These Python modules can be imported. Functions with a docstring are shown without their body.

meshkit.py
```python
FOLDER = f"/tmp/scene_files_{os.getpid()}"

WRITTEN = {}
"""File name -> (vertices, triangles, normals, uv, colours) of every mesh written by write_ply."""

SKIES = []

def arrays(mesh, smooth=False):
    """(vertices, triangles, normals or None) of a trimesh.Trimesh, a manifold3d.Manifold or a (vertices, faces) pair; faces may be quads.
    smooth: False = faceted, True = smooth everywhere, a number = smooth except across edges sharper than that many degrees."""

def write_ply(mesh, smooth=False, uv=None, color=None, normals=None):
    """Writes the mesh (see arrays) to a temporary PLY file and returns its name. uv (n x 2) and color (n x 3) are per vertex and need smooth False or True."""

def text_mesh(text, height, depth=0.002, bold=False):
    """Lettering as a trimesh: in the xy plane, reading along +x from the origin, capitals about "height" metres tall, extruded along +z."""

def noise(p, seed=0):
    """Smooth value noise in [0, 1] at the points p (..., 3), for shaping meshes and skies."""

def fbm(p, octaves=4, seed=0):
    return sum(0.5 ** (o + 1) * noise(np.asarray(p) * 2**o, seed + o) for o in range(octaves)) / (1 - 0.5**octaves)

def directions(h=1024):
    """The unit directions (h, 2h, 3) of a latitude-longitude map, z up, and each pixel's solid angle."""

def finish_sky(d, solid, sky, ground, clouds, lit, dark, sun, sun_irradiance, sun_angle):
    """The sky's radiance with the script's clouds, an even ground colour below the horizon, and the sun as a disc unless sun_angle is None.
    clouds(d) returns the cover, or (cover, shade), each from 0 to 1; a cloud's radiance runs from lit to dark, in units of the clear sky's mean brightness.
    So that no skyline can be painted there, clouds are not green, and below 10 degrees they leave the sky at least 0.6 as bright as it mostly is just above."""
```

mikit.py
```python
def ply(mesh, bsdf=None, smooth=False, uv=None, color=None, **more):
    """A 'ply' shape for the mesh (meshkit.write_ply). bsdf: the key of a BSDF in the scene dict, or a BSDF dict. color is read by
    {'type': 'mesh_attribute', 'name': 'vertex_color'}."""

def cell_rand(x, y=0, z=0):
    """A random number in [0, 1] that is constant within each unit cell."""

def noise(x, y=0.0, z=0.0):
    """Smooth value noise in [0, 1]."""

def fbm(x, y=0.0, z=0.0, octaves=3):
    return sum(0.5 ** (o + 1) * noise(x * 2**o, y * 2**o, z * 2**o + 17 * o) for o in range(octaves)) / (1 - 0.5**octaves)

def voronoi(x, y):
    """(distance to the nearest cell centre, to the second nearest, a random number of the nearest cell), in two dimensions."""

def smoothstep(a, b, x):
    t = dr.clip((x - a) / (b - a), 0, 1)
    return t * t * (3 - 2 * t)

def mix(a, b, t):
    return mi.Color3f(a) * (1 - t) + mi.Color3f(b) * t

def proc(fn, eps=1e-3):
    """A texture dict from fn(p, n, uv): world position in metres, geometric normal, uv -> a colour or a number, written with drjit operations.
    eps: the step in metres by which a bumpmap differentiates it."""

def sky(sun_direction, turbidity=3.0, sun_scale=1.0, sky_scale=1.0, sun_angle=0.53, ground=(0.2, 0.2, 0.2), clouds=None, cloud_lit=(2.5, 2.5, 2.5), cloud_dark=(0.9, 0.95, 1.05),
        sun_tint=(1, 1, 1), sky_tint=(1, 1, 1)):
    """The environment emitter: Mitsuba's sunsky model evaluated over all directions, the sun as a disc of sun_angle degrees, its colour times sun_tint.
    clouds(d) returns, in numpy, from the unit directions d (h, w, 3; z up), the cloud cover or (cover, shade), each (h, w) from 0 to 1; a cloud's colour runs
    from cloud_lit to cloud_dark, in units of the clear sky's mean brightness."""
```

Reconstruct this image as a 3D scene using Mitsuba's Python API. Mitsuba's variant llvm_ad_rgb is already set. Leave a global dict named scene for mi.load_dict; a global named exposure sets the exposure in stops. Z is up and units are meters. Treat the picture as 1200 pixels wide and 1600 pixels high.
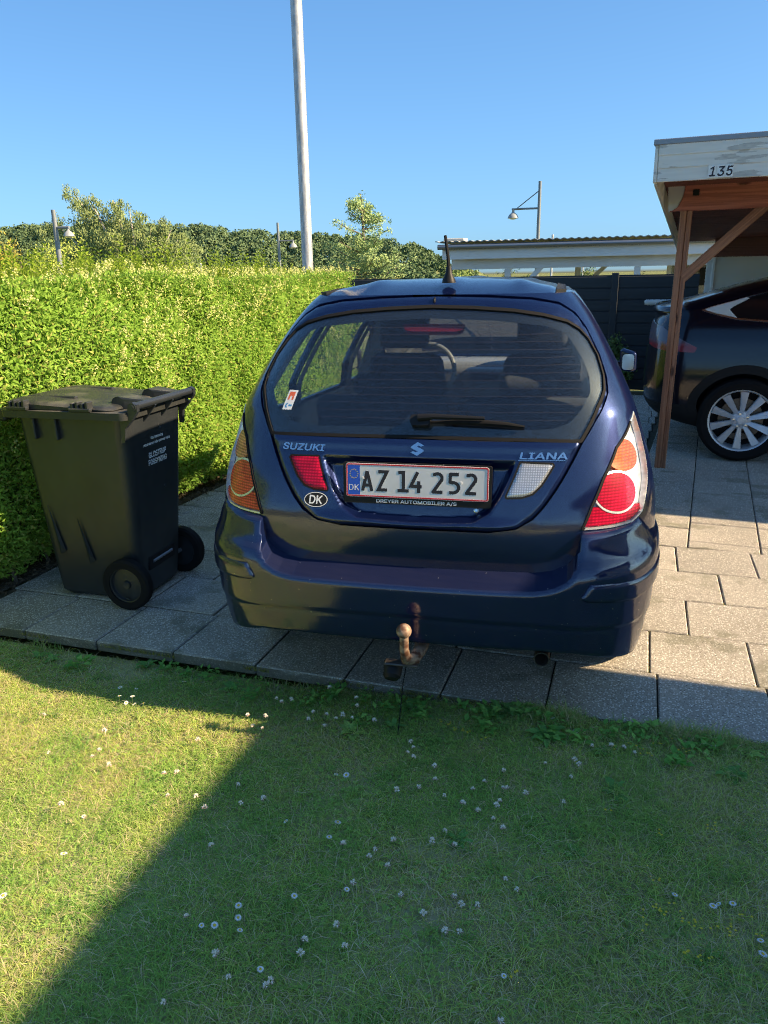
import math, random
import numpy as np, trimesh, shapely
import drjit as dr
import mitsuba as mi
import manifold3d as m3
import mikit, meshkit
from shapely.geometry import Polygon, Point, LineString, box as sbox
from shapely.ops import unary_union
T = mi.ScalarTransform4f
rng = np.random.default_rng(7)

# ------------------------------------------------------------------ camera, sky, exposure
CAM_F, CAM_PITCH, CAM_ROLL, CAM_YAW, CAM_H = 1202.0, math.radians(17.14), math.radians(1.05), math.radians(18.5), 1.5555
_up = np.array([-math.cos(CAM_PITCH) * math.sin(CAM_ROLL), -math.cos(CAM_PITCH) * math.cos(CAM_ROLL), -math.sin(CAM_PITCH)])
_fz = np.array([0, 0, 1.0]) - _up * _up[2]
_fz /= np.linalg.norm(_fz)
_R = np.stack([np.cross(_fz, _up), _fz, _up])
_A = np.array([[math.cos(CAM_YAW), -math.sin(CAM_YAW), 0], [math.sin(CAM_YAW), math.cos(CAM_YAW), 0], [0, 0, 1.0]])
_M = _A @ _R
CAM = np.array([0, 0, CAM_H])
scene, labels = {}, {}
scene['camera'] = {'type': 'perspective', 'fov': 2 * math.degrees(math.atan(600 / CAM_F)), 'fov_axis': 'x', 'near_clip': 0.05, 'far_clip': 2000.0,
                   'to_world': T().look_at(origin=CAM.tolist(), target=(CAM + _M[:, 2]).tolist(), up=(-_M[:, 1]).tolist())}
SUN = (1.0, 0.045, 0.645)
scene['sky'] = mikit.sky(SUN, turbidity=4.0, sun_scale=0.87, sky_scale=0.67, sun_tint=(1.0, 0.95, 0.84), sky_tint=(0.52, 0.76, 1.0), ground=(0.12, 0.13, 0.08))
exposure = 3.3

# ------------------------------------------------------------------ helpers
_plain = {}


def numbered(key):
    if key not in _plain:
        _plain[key] = 0
        return key
    _plain[key] += 1
    return f'{key}_{_plain[key]:03d}'


def tag(key, label=None, category=None, group=None, kind=None):
    d = labels.setdefault(key, {})
    for k, v in (('label', label), ('category', category), ('group', group), ('kind', kind)):
        if v:
            d[k] = v
    return key


def thing(name, label, category, group=None):
    return tag(numbered(name), label, category, group)


def add(name, mesh, mat, parent=None, smooth=30, m=None, label=None, kind=None, color=None, uv=None, **more):
    """one entry of the scene: a part of PARENT, or a thing of its own"""
    key = numbered((parent + '__' if parent else '') + name)
    d = mesh if isinstance(mesh, dict) else mikit.ply(mesh, mat, smooth=smooth, color=color, uv=uv, **more)
    if m is not None:
        d = {**d, 'to_world': T(np.asarray(m, float))}
    scene[key] = d
    if label or kind:
        tag(key, label=label, kind=kind)
    return key


def structure(name, mesh, mat, parent=None, **kw):
    key = add(name, mesh, mat, parent, **kw)
    if not parent:
        tag(key, kind='structure')
    return key


def xf(loc=(0, 0, 0), rz=0.0, s=1.0):
    c, n = math.cos(rz), math.sin(rz)
    return np.array([[c * s, -n * s, 0, loc[0]], [n * s, c * s, 0, loc[1]], [0, 0, s, loc[2]], [0, 0, 0, 1.0]])


def rot(axis, ang, loc=(0, 0, 0)):
    m = trimesh.transformations.rotation_matrix(ang, axis)
    m[:3, 3] = loc
    return m


def cat(*ms):
    out = []
    for a in ms:
        out += list(a) if isinstance(a, (list, tuple)) else [a]
    return trimesh.util.concatenate(out)


def bevel_box(x0, x1, y0, y1, z0, z1, b=0.004):
    """box with chamfered edges"""
    v = []
    for sx in (0, 1):
        for sy in (0, 1):
            for sz in (0, 1):
                p = np.array([(x0, x1)[sx], (y0, y1)[sy], (z0, z1)[sz]], float)
                d = np.array([1 - 2 * sx, 1 - 2 * sy, 1 - 2 * sz]) * b
                for k in range(3):
                    q = p + d
                    q[k] = p[k]
                    v.append(q)
    return trimesh.convex.convex_hull(np.array(v))


def beam_between(a, b, w, h, bev=0.004, up=(0, 0, 1)):
    """a bar with a rectangular section w x h from a to b"""
    a, b = np.array(a, float), np.array(b, float)
    L = np.linalg.norm(b - a)
    z = (b - a) / L
    x = np.cross(up, z)
    if np.linalg.norm(x) < 1e-6:
        x = np.cross((0, 1, 0), z)
    x /= np.linalg.norm(x)
    y = np.cross(z, x)
    m = np.eye(4)
    m[:3, 0], m[:3, 1], m[:3, 2], m[:3, 3] = x, y, z, a
    g = bevel_box(-w / 2, w / 2, -h / 2, h / 2, 0, L, bev)
    g.apply_transform(m)
    return g


def tube(points, r, sides=12, caps=True):
    p = np.asarray(points, float)
    r = np.broadcast_to(np.asarray(r, float), (len(p),))
    t = np.gradient(p, axis=0)
    t /= np.linalg.norm(t, axis=1, keepdims=True) + 1e-12
    a = np.cross(t[0], [0, 0, 1.0] if abs(t[0][2]) < 0.9 else [1.0, 0, 0])
    a /= np.linalg.norm(a)
    rings, ang = [], np.arange(sides) * 2 * np.pi / sides
    for i in range(len(p)):
        a = a - t[i] * (a @ t[i])
        a /= np.linalg.norm(a)
        b = np.cross(t[i], a)
        rings.append(p[i] + r[i] * (np.cos(ang)[:, None] * a + np.sin(ang)[:, None] * b))
    v = np.vstack(rings)
    f = []
    for i in range(len(p) - 1):
        for j in range(sides):
            k = (j + 1) % sides
            f += [[i * sides + j, i * sides + k, (i + 1) * sides + k], [i * sides + j, (i + 1) * sides + k, (i + 1) * sides + j]]
    if caps:
        v = np.vstack([v, p[0], p[-1]])
        n = len(v)
        for j in range(sides):
            k = (j + 1) % sides
            f += [[n - 2, k, j], [n - 1, (len(p) - 1) * sides + j, (len(p) - 1) * sides + k]]
    return trimesh.Trimesh(v, f, process=False)


def lathe(profile, sides=32, axis='z'):
    """profile: (r, z) points from bottom to top"""
    g = trimesh.creation.revolve(np.array(profile, float), sections=sides)
    if axis == 'x':
        g.apply_transform(rot([0, 1, 0], math.pi / 2))
    if axis == 'y':
        g.apply_transform(rot([1, 0, 0], -math.pi / 2))
    return g


def extrude(poly, h, m=None):
    gs = []
    for q in getattr(poly, 'geoms', [poly]):
        if q.area > 1e-9:
            gs.append(trimesh.creation.extrude_polygon(q, h, engine='earcut'))
    g = cat(gs)
    if m is not None:
        g.apply_transform(m)
    return g


def rrect(x0, x1, y0, y1, r, n=6):
    return sbox(x0 + r, y0 + r, x1 - r, y1 - r).buffer(r, quad_segs=n)


def upright(loc, rz=0.0):
    """plane whose x is to the right, y is up, and whose normal looks to -y (towards a viewer in front)"""
    m = np.array([[1, 0, 0, 0], [0, 0, -1, 0], [0, 1, 0, 0], [0, 0, 0, 1.0]])
    return xf(loc, rz) @ m


def text(s, h, m, depth=0.001, bold=False, center=True, sx=1.0):
    g = meshkit.text_mesh(s, h, depth, bold)
    g.apply_scale([sx, 1, 1])
    if center:
        b = g.bounds
        g.apply_translation([-(b[0][0] + b[1][0]) / 2, 0, 0])
    g.apply_transform(m)
    return g


def quads_mesh(P):
    """P (n,4,3) -> mesh with 2 triangles a quad"""
    n = len(P)
    i = np.arange(n)[:, None] * 4
    f = np.vstack([i + [0, 1, 2], i + [0, 2, 3]])
    return P.reshape(-1, 3), f


def unit(v):
    return v / (np.linalg.norm(v, axis=-1, keepdims=True) + 1e-12)


def leaves(c, d, nrm, L, W, fold=0.25):
    """folded leaves: 6 vertices, 4 triangles each; c base points, d directions, nrm upper sides"""
    n = len(c)
    d = unit(d)
    s = unit(np.cross(d, nrm))
    up = np.cross(s, d)
    L, W = np.broadcast_to(L, n)[:, None], np.broadcast_to(W, n)[:, None]
    v = np.stack([c, c + d * L * 0.45 + s * W * 0.5 + up * W * fold, c + d * L * 0.5, c + d * L * 0.45 - s * W * 0.5 + up * W * fold, c + d * L - up * L * 0.12], 1)
    i = np.arange(n)[:, None] * 5
    f = np.vstack([i + [0, 1, 2], i + [0, 2, 3], i + [1, 4, 2], i + [2, 4, 3]])
    return v.reshape(-1, 3), f


def leaves2(c, d, nrm, L, W):
    """flat leaves for far plants: 4 vertices, 2 triangles each"""
    n = len(c)
    d = unit(d)
    s = unit(np.cross(d, nrm))
    L, W = np.broadcast_to(L, n)[:, None], np.broadcast_to(W, n)[:, None]
    v = np.stack([c, c + d * L * 0.45 + s * W * 0.5, c + d * L, c + d * L * 0.5 - s * W * 0.5], 1)
    i = np.arange(n)[:, None] * 4
    return v.reshape(-1, 3), np.vstack([i + [0, 1, 2], i + [0, 2, 3]])


def rand_dirs(n, r=rng):
    v = r.normal(size=(n, 3))
    return unit(v)
# ------------------------------------------------------------------ materials
def mat(key, d, two=True):
    scene[key] = {'type': 'twosided', 'b': d} if two else d
    return key


def rgb(*c):
    return {'type': 'rgb', 'value': list(c)}


def pbr(key, color, rough=0.6, metal=0.0, two=True, **kw):
    d = {'type': 'principled', 'base_color': color if isinstance(color, dict) else rgb(*color), 'roughness': rough, 'metallic': metal, **kw}
    return mat(key, d, two)


def bump(d, fn, scale, eps=1e-3):
    return {'type': 'bumpmap', 'arbitrary': mikit.proc(fn, eps), 'scale': scale, 'nested': d}


mixc, fbm, noise, vor, sstep = mikit.mix, mikit.fbm, mikit.noise, mikit.voronoi, mikit.smoothstep


def tile_color(base, seed):
    def fn(p, n, uv):
        side = sstep(0.6, 0.3, n.z) * sstep(0.15, 0.6, fbm(p.x * 11, p.y * 11, p.z * 30, 3) - p.z * 6)
        a, b, c = vor(p.x * 95 + p.z * 61 + seed, p.y * 95 + p.z * 95)
        speck = sstep(0.36, 0.22, a) * sstep(0.52, 0.62, c)
        dark = sstep(0.3, 0.15, a) * sstep(0.28, 0.2, c)
        big = fbm(p.x * 3.1 + seed, p.y * 3.1, 0, 4)
        fine = fbm(p.x * 190, p.y * 190 + p.z * 170, p.z * 120 + seed, 2)
        col = mixc(mi.Color3f(base) * 0.72, mi.Color3f(base) * 1.12, big)
        col = col * (0.7 + 0.6 * fine)
        col = mixc(col, mi.Color3f(0.68, 0.65, 0.60), speck * 0.85)
        col = mixc(col, mi.Color3f(0.06, 0.055, 0.05), dark * 0.7)
        col = mixc(col, mi.Color3f(0.09, 0.08, 0.055), side * 0.75)
        return mixc(col, mi.Color3f(0.10, 0.105, 0.06), sstep(0.62, 0.8, fbm(p.x * 7 + 3, p.y * 7, seed + 4, 3)) * 0.45)
    return fn


for i, b in enumerate([(0.335, 0.308, 0.262), (0.37, 0.34, 0.288), (0.305, 0.282, 0.242)]):
    pbr(f'tile_mat_{i}', mikit.proc(tile_color(b, 11.0 * i)), 0.85)
pbr('sand_mat', mikit.proc(lambda p, n, uv: mixc((0.05, 0.045, 0.03), (0.11, 0.10, 0.06), fbm(p.x * 40, p.y * 40, 0, 3))), 0.95)
pbr('soil_mat', mikit.proc(lambda p, n, uv: mixc(mixc((0.26, 0.23, 0.13), (0.42, 0.38, 0.23), fbm(p.x * 30, p.y * 30, 0, 3)), (0.26, 0.38, 0.10), 0.7 * fbm(p.x * 9, p.y * 9, 3, 2))), 0.95)
pbr('field_mat', mikit.proc(lambda p, n, uv: mixc((0.07, 0.09, 0.03), (0.13, 0.14, 0.05), fbm(p.x * 0.7, p.y * 0.7, 0, 4))), 0.95)
pbr('gravel_mat', mikit.proc(lambda p, n, uv: mixc((0.09, 0.075, 0.055), (0.33, 0.30, 0.25), sstep(0.35, 0.1, vor(p.x * 70, p.y * 70)[0]) * vor(p.x * 70, p.y * 70)[2])), 0.95)
VC = {'type': 'mesh_attribute', 'name': 'vertex_color'}
mat('leaf_mat', {'type': 'principledthin', 'base_color': VC, 'roughness': 0.42, 'diff_trans': 0.75, 'spec_trans': 0.0, 'eta': 1.45}, two=False)
mat('grass_mat', {'type': 'principledthin', 'base_color': VC, 'roughness': 0.5, 'diff_trans': 0.8, 'spec_trans': 0.0, 'eta': 1.4}, two=False)
pbr('petal_mat', VC, 0.7)
pbr('far_leaf_mat', VC, 0.8)
pbr('bark_mat', mikit.proc(lambda p, n, uv: mixc((0.08, 0.06, 0.045), (0.2, 0.17, 0.13), fbm(p.x * 60, p.y * 60, p.z * 14, 3))), 0.9)
pbr('birch_bark_mat', mikit.proc(lambda p, n, uv: mixc((0.55, 0.5, 0.42), (0.14, 0.11, 0.09), sstep(0.55, 0.7, fbm(p.x * 5, p.y * 5, p.z * 12, 3)))), 0.85)


def plank_color(a, b, knots=True):
    def fn(p, n, uv):
        # grain runs along whichever direction the piece is long; uses uv = (along, across)
        g = fbm(uv.x * 2.2, uv.y * 70.0, 3.0, 4)
        g2 = noise(uv.x * 9.0, uv.y * 260.0, 1.0)
        c = mixc(a, b, sstep(0.25, 0.75, g * 0.75 + g2 * 0.25))
        if knots:
            k, _, r = vor(uv.x * 2.6, uv.y * 9.0)
            c = mixc(c, mi.Color3f(a) * 0.35, sstep(0.16, 0.05, k) * sstep(0.55, 0.65, r))
        return c
    return fn


pbr('brown_wood', mikit.proc(plank_color((0.22, 0.085, 0.042), (0.42, 0.19, 0.10))), 0.6)
pbr('red_wood', mikit.proc(plank_color((0.32, 0.092, 0.058), (0.50, 0.17, 0.11))), 0.6)
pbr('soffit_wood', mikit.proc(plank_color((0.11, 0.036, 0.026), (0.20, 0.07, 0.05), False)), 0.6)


def peeling(p, n, uv):
    w = fbm(p.x * 4.0, p.z * 26.0, 2.0, 4)
    edge = sstep(0.69, 0.72, w + 0.10 * noise(p.x * 2.0, p.z * 3.0, 5))
    base = mixc((0.62, 0.60, 0.54), (0.74, 0.72, 0.66), fbm(p.x * 3, p.z * 60, 1, 3))
    grey = mixc((0.42, 0.40, 0.36), (0.54, 0.52, 0.46), noise(p.x * 40, p.z * 200, 7))
    return mixc(base, grey, edge)


pbr('peeling_white', mikit.proc(peeling), 0.7)
pbr('white_paint', mikit.proc(lambda p, n, uv: mixc((0.66, 0.655, 0.63), (0.76, 0.755, 0.73), fbm(p.x * 2, p.z * 9, p.y * 2, 3))), 0.55)
pbr('grey_white', (0.55, 0.54, 0.5), 0.7)
pbr('cream_wall', mikit.proc(lambda p, n, uv: mixc((0.60, 0.58, 0.51), (0.68, 0.66, 0.58), fbm(p.x * 1.5, p.z * 1.5, 0, 3))), 0.9)
pbr('zinc', (0.27, 0.29, 0.32), 0.45, 0.7)
pbr('galv', mikit.proc(lambda p, n, uv: mixc((0.40, 0.42, 0.44), (0.56, 0.57, 0.58), sstep(0.35, 0.65, fbm(p.x * 26, p.y * 26, p.z * 7, 3)))), 0.55, 0.55)
pbr('fence_paint', mikit.proc(lambda p, n, uv: mixc((0.012, 0.016, 0.022), (0.022, 0.028, 0.036), fbm(p.x * 1.5, p.z * 40, 0, 3))), 0.5)
pbr('eternit', mikit.proc(lambda p, n, uv: mixc((0.26, 0.26, 0.25), (0.38, 0.37, 0.34), fbm(p.x * 8, p.y * 8, 0, 4))), 0.9)
pbr('black_plastic', (0.012, 0.012, 0.013), 0.5, specular=0.25)
pbr('rubber', (0.012, 0.012, 0.013), 0.75, specular=0.15)
pbr('dark_trim', (0.015, 0.016, 0.017), 0.6, specular=0.2)
pbr('brick_yellow', mikit.proc(lambda p, n, uv: mixc((0.40, 0.33, 0.2), (0.5, 0.42, 0.28), fbm(p.x * 9, p.z * 13, p.y * 9, 3))), 0.9)
pbr('roof_dark', (0.05, 0.05, 0.055), 0.8)
mat('pane', {'type': 'thindielectric', 'int_ior': 1.5}, two=False)
# ------------------------------------------------------------------ ground, lawn, pavement
def sheet(x0, x1, y0, y1, nx, ny, zf):
    X, Y = np.meshgrid(np.linspace(x0, x1, nx), np.linspace(y0, y1, ny))
    v = np.stack([X, Y, zf(X, Y)], -1).reshape(-1, 3)
    i = (np.arange(ny - 1)[:, None] * nx + np.arange(nx - 1)).ravel()
    return trimesh.Trimesh(v, np.vstack([np.stack([i, i + 1, i + nx + 1], 1), np.stack([i, i + nx + 1, i + nx], 1)]), process=False)


structure('ground', trimesh.Trimesh([[-900, -900, -0.16], [900, -900, -0.16], [900, 900, -0.16], [-900, 900, -0.16]], [[0, 1, 2], [0, 2, 3]]), 'field_mat', smooth=False)

PAVE_Y = 2.57


def lawn_z(x, y):
    x, y = np.asarray(x, float), np.asarray(y, float)
    edge = np.clip((y - (PAVE_Y - 0.5)) / 0.5, 0, 1)
    base = -0.055 + 0.05 * np.clip((x + 1.3) / 1.0, 0, 1) ** 1.0
    p = np.stack([x * 1.3, y * 1.3, x * 0], -1)
    return base * (0.5 + 0.5 * edge) - 0.012 + 0.03 * (meshkit.fbm(p, 3, 5) - 0.5)


structure('lawn', sheet(-5, 2.7, -4.0, PAVE_Y - 0.002, 78, 66, lawn_z), 'soil_mat', smooth=True)
TOPZ = -0.022
pv = structure('pavement', sheet(-3.12, 2.9, PAVE_Y + 0.004, 11.0, 4, 4, lambda X, Y: X * 0 + TOPZ), 'sand_mat', smooth=False)
structure('gravel_strip', sheet(-4.6, -3.125, PAVE_Y - 0.3, 11.0, 40, 100, lambda X, Y: -0.03 + 0.02 * meshkit.noise(np.stack([X * 9, Y * 9, X * 0], -1))), 'gravel_mat', smooth=True)


def tile_mesh(wx, wy, h=0.05, b=0.005):
    g = bevel_box(-wx / 2, wx / 2, -wy / 2, wy / 2, -h, 0, b)
    return g


_tile_cache = {}
tr = np.random.default_rng(3)


def put_tile(x0, x1, y0, y1, rz=0.0, origin=(0, 0)):
    gap = 0.0065
    wx, wy = round(x1 - x0 - gap, 3), round(y1 - y0 - gap, 3)
    if wx < 0.04 or wy < 0.04:
        return
    k = int(tr.integers(3))
    key = (wx, wy, k)
    if key not in _tile_cache:
        _tile_cache[key] = mikit.ply(tile_mesh(wx, wy), f'tile_mat_{k}', smooth=False)
    cx, cy = (x0 + x1) / 2, (y0 + y1) / 2
    c, s = math.cos(rz), math.sin(rz)
    m = xf((origin[0] + c * cx - s * cy, origin[1] + s * cx + c * cy, tr.uniform(-0.003, 0.003)), rz + tr.uniform(-0.004, 0.004))
    m = m @ rot([1, 0, 0], tr.uniform(-0.004, 0.004)) @ rot([0, 1, 0], tr.uniform(-0.004, 0.004))
    add('tile', _tile_cache[key], None, pv, m=m)


OFF = [-2.645, 0.125, 0.292, 0.471, 0.27]
for r in range(5):
    y0 = PAVE_Y + 0.4 * r
    for k in range(-10, 16):
        a = OFF[r] % 0.4 + 0.4 * k
        b = a + 0.4
        a, b = max(a, -3.08), min(b, 2.4)
        if b - a > 0.05:
            put_tile(a, b, y0, min(y0 + 0.4, 4.57))
for r in range(5, 20):                       # left of the car the bond runs on
    y0 = PAVE_Y + 0.4 * r
    for k in range(-10, 6):
        a = (0.125 if r % 2 else -2.645) % 0.4 + 0.4 * k
        b = a + 0.4
        a, b = max(a, -3.08), min(b, -0.085 + 0.07 * (y0 - 4.6))
        if b - a > 0.05:
            put_tile(a, b, y0, y0 + 0.4)
CP_RZ = math.radians(-4.1)                   # carport yard: laid in straight columns, turned with the carport
for col in range(-1, 5):
    for r in range(0, 15):
        o = 0.13 if col >= 0 else 0.0
        put_tile(col * 0.392, col * 0.392 + 0.392, (r - 1) * 0.375 + o if r else 0.012, r * 0.375 + o, CP_RZ, (0.337, 4.575))
# ------------------------------------------------------------------ the house behind the viewer (casts the big shadow)
hs = thing('house', 'low cream white rendered house with dark flat roof beside the lawn', 'house')
TAN = SUN[2] / SUN[0]
EX, EY1 = 2.75, 3.10
EZ = (EX + 1.31) * TAN - 0.06
add('wall', bevel_box(EX + 0.45, 11.0, -1.5, EY1 - 0.45, -0.16, EZ - 0.25, 0.01), 'cream_wall', hs, smooth=False)  # unseen wall, made pale and short to bring more light into the shade
add('roof', bevel_box(EX, 11.4, -1.9, EY1, EZ - 0.249, EZ, 0.01), 'roof_dark', hs, smooth=False)
add('gutter_end', bevel_box(EX - 0.09, EX - 0.003, EY1 - 0.16, EY1 + 0.02, EZ - 0.1, EZ - 0.01, 0.02), 'zinc', hs, smooth=False)
w = add('window', bevel_box(EX + 0.43, EX + 0.449, -0.6, 0.9, 0.85, 2.0, 0.004), 'white_paint', hs, smooth=False)
add('pane', bevel_box(EX + 0.42, EX + 0.429, -0.5, 0.8, 0.95, 1.9, 0.002), 'dark_trim', w, smooth=False)

# ------------------------------------------------------------------ carport on the right
CPO = (-0.018, 5.67)


def cp(x, y, z):
    c, s = math.cos(CP_RZ), math.sin(CP_RZ)
    return np.array([CPO[0] + c * x - s * y, CPO[1] + s * x + c * y, z])


CPM = xf((CPO[0], CPO[1], 0), CP_RZ)


def wood_uv(g, along=0):
    """(mesh, uv) with u along axis ALONG; faces unshared so that uv needs no seams"""
    g = g.copy()
    g.unmerge_vertices()
    v = g.vertices
    o = [k for k in range(3) if k != along]
    off = float(abs(v[:, 0].sum() * 3.7 + v[:, 2].sum() * 1.3) % 17)
    return g, np.stack([v[:, along] + off, (v[:, o[0]] + v[:, o[1]]) + off * 0.3], 1)


def cp_add(name, g, mt, parent, along=None, smooth=False, **kw):
    if along is not None:
        g, uv = wood_uv(g, along)
        return add(name, g, mt, parent, smooth=False, uv=uv, m=CPM, **kw)
    return add(name, g, mt, parent, smooth=smooth, m=CPM, **kw)


cpk = thing('carport', 'timber carport with peeling white fascia, red brown beam and brown post', 'carport')
FZ0, FZ1, CPW = 2.096, 2.318, 5.0
ROOF_S = math.tan(math.radians(4.4))
for k, (a, b) in enumerate([(FZ0, FZ0 + 0.082), (FZ0 + 0.079, FZ0 + 0.158), (FZ0 + 0.155, FZ1)]):
    y = -0.012 * (k == 2) - 0.006 * (k == 1)
    cp_add('fascia_board', bevel_box(0.022, CPW, y, y + 0.022, a, b, 0.003), 'peeling_white', cpk)
cp_add('corner_board', bevel_box(-0.002, 0.0195, -0.004, 0.10, FZ0 - 0.002, FZ1, 0.003), 'peeling_white', cpk)


def slope_box(x0, x1, y0, y1, z0, z1, b=0.003):
    g = bevel_box(x0, x1, y0, y1, z0, z1, b)
    v = np.array(g.vertices)
    v[:, 2] -= v[:, 1] * ROOF_S
    g.vertices = v
    return g


cp_add('flashing', bevel_box(-0.012, CPW + 0.01, -0.018, 0.05, FZ1 - 0.004, FZ1 + 0.03, 0.004), 'zinc', cpk)
cp_add('side_board', slope_box(0.0, 0.021, 0.102, 4.6, FZ0 - 0.004, FZ1 - 0.01), 'grey_white', cpk)
cp_add('roof_sheet', slope_box(0.022, CPW, 0.052, 4.6, FZ1 - 0.045, FZ1 + 0.012), 'roof_dark', cpk)
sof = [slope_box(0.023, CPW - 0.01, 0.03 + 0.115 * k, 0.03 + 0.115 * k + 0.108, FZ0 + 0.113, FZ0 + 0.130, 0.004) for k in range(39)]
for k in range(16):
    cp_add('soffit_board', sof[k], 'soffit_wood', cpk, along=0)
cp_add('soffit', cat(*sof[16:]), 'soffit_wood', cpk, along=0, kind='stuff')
BY = 0.86      # beam front, from the fascia
bz1, bz0 = 2.150, 1.972
rad = 0.155
arc = [(0.06 + 0.098 * (1 - (t / 8) ** 1.6) , bz0 + (bz1 - bz0) * (t / 8)) for t in range(9)]
arc_r = [(0.06 + 0.012 + 0.095 * math.sin(t / 8 * math.pi / 2), bz0 + (bz1 - bz0) * (1 - math.cos(t / 8 * math.pi / 2))) for t in range(9)]
beam_poly = Polygon(arc_r + [(CPW - 0.1, bz1), (CPW - 0.1, bz0)])
bm = extrude(beam_poly, 0.09, upright((0, BY + 0.09, 0)))
cp_add('beam', bm, 'red_wood', cpk, along=0)
endp = Polygon([(0.045, bz1 - 0.001), (0.062, bz0 - 0.012)] + [(x - 0.004, z) for x, z in arc_r])
cp_add('beam_end', extrude(endp, 0.07, upright((0, BY + 0.08, 0))), 'grey_white', cpk)
cp_add('bolt_plate', bevel_box(0.222, 0.266, BY - 0.006, BY - 0.0005, 2.072, 2.114, 0.002), 'dark_trim', cpk)
pl = [cp(0.265, BY, 0), cp(0.335, BY, 0)]
PX = 0.146
p1 = bevel_box(PX, PX + 0.046, BY + 0.005, BY + 0.085, 0.0, bz0 - 0.001, 0.003)
p2 = bevel_box(PX + 0.048, PX + 0.083, BY + 0.012, BY + 0.082, 0.0, bz0 - 0.001, 0.003)
for g in (p1, p2):      # the post leans a little, as in the photograph's verticals
    v = np.array(g.vertices)
    v[:, 0] += -(1 - v[:, 2] / bz0) * 0.026
    g.vertices = v
cp_add('post', p1, 'brown_wood', cpk, along=2)
cp_add('post', p2, 'brown_wood', cpk, along=2)
br = beam_between((PX + 0.055, 0.0, 1.49), (PX + 0.62, 0.0, 2.03), 0.07, 0.072, 0.003, up=(0, 1, 0))
br = trimesh.intersections.slice_mesh_plane(br, [0, 0, -1], [0, 0, bz0 - 0.001], cap=True, engine='earcut')
br.apply_translation([0, BY + 0.047, 0])
brg = br.copy()
brg.unmerge_vertices()
q = (brg.vertices - [PX, BY, 1.49]) @ np.array([[0.723, 0.69, 0], [0, 0, 1], [0.69, -0.723, 0]]).T[:, :]
uvb = np.stack([brg.vertices[:, 0] * 0.72 + brg.vertices[:, 2] * 0.69, brg.vertices[:, 0] * 0.69 - brg.vertices[:, 2] * 0.72 + brg.vertices[:, 1]], 1)
add('brace', brg, 'brown_wood', cpk, smooth=False, uv=uvb, m=CPM)
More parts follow.
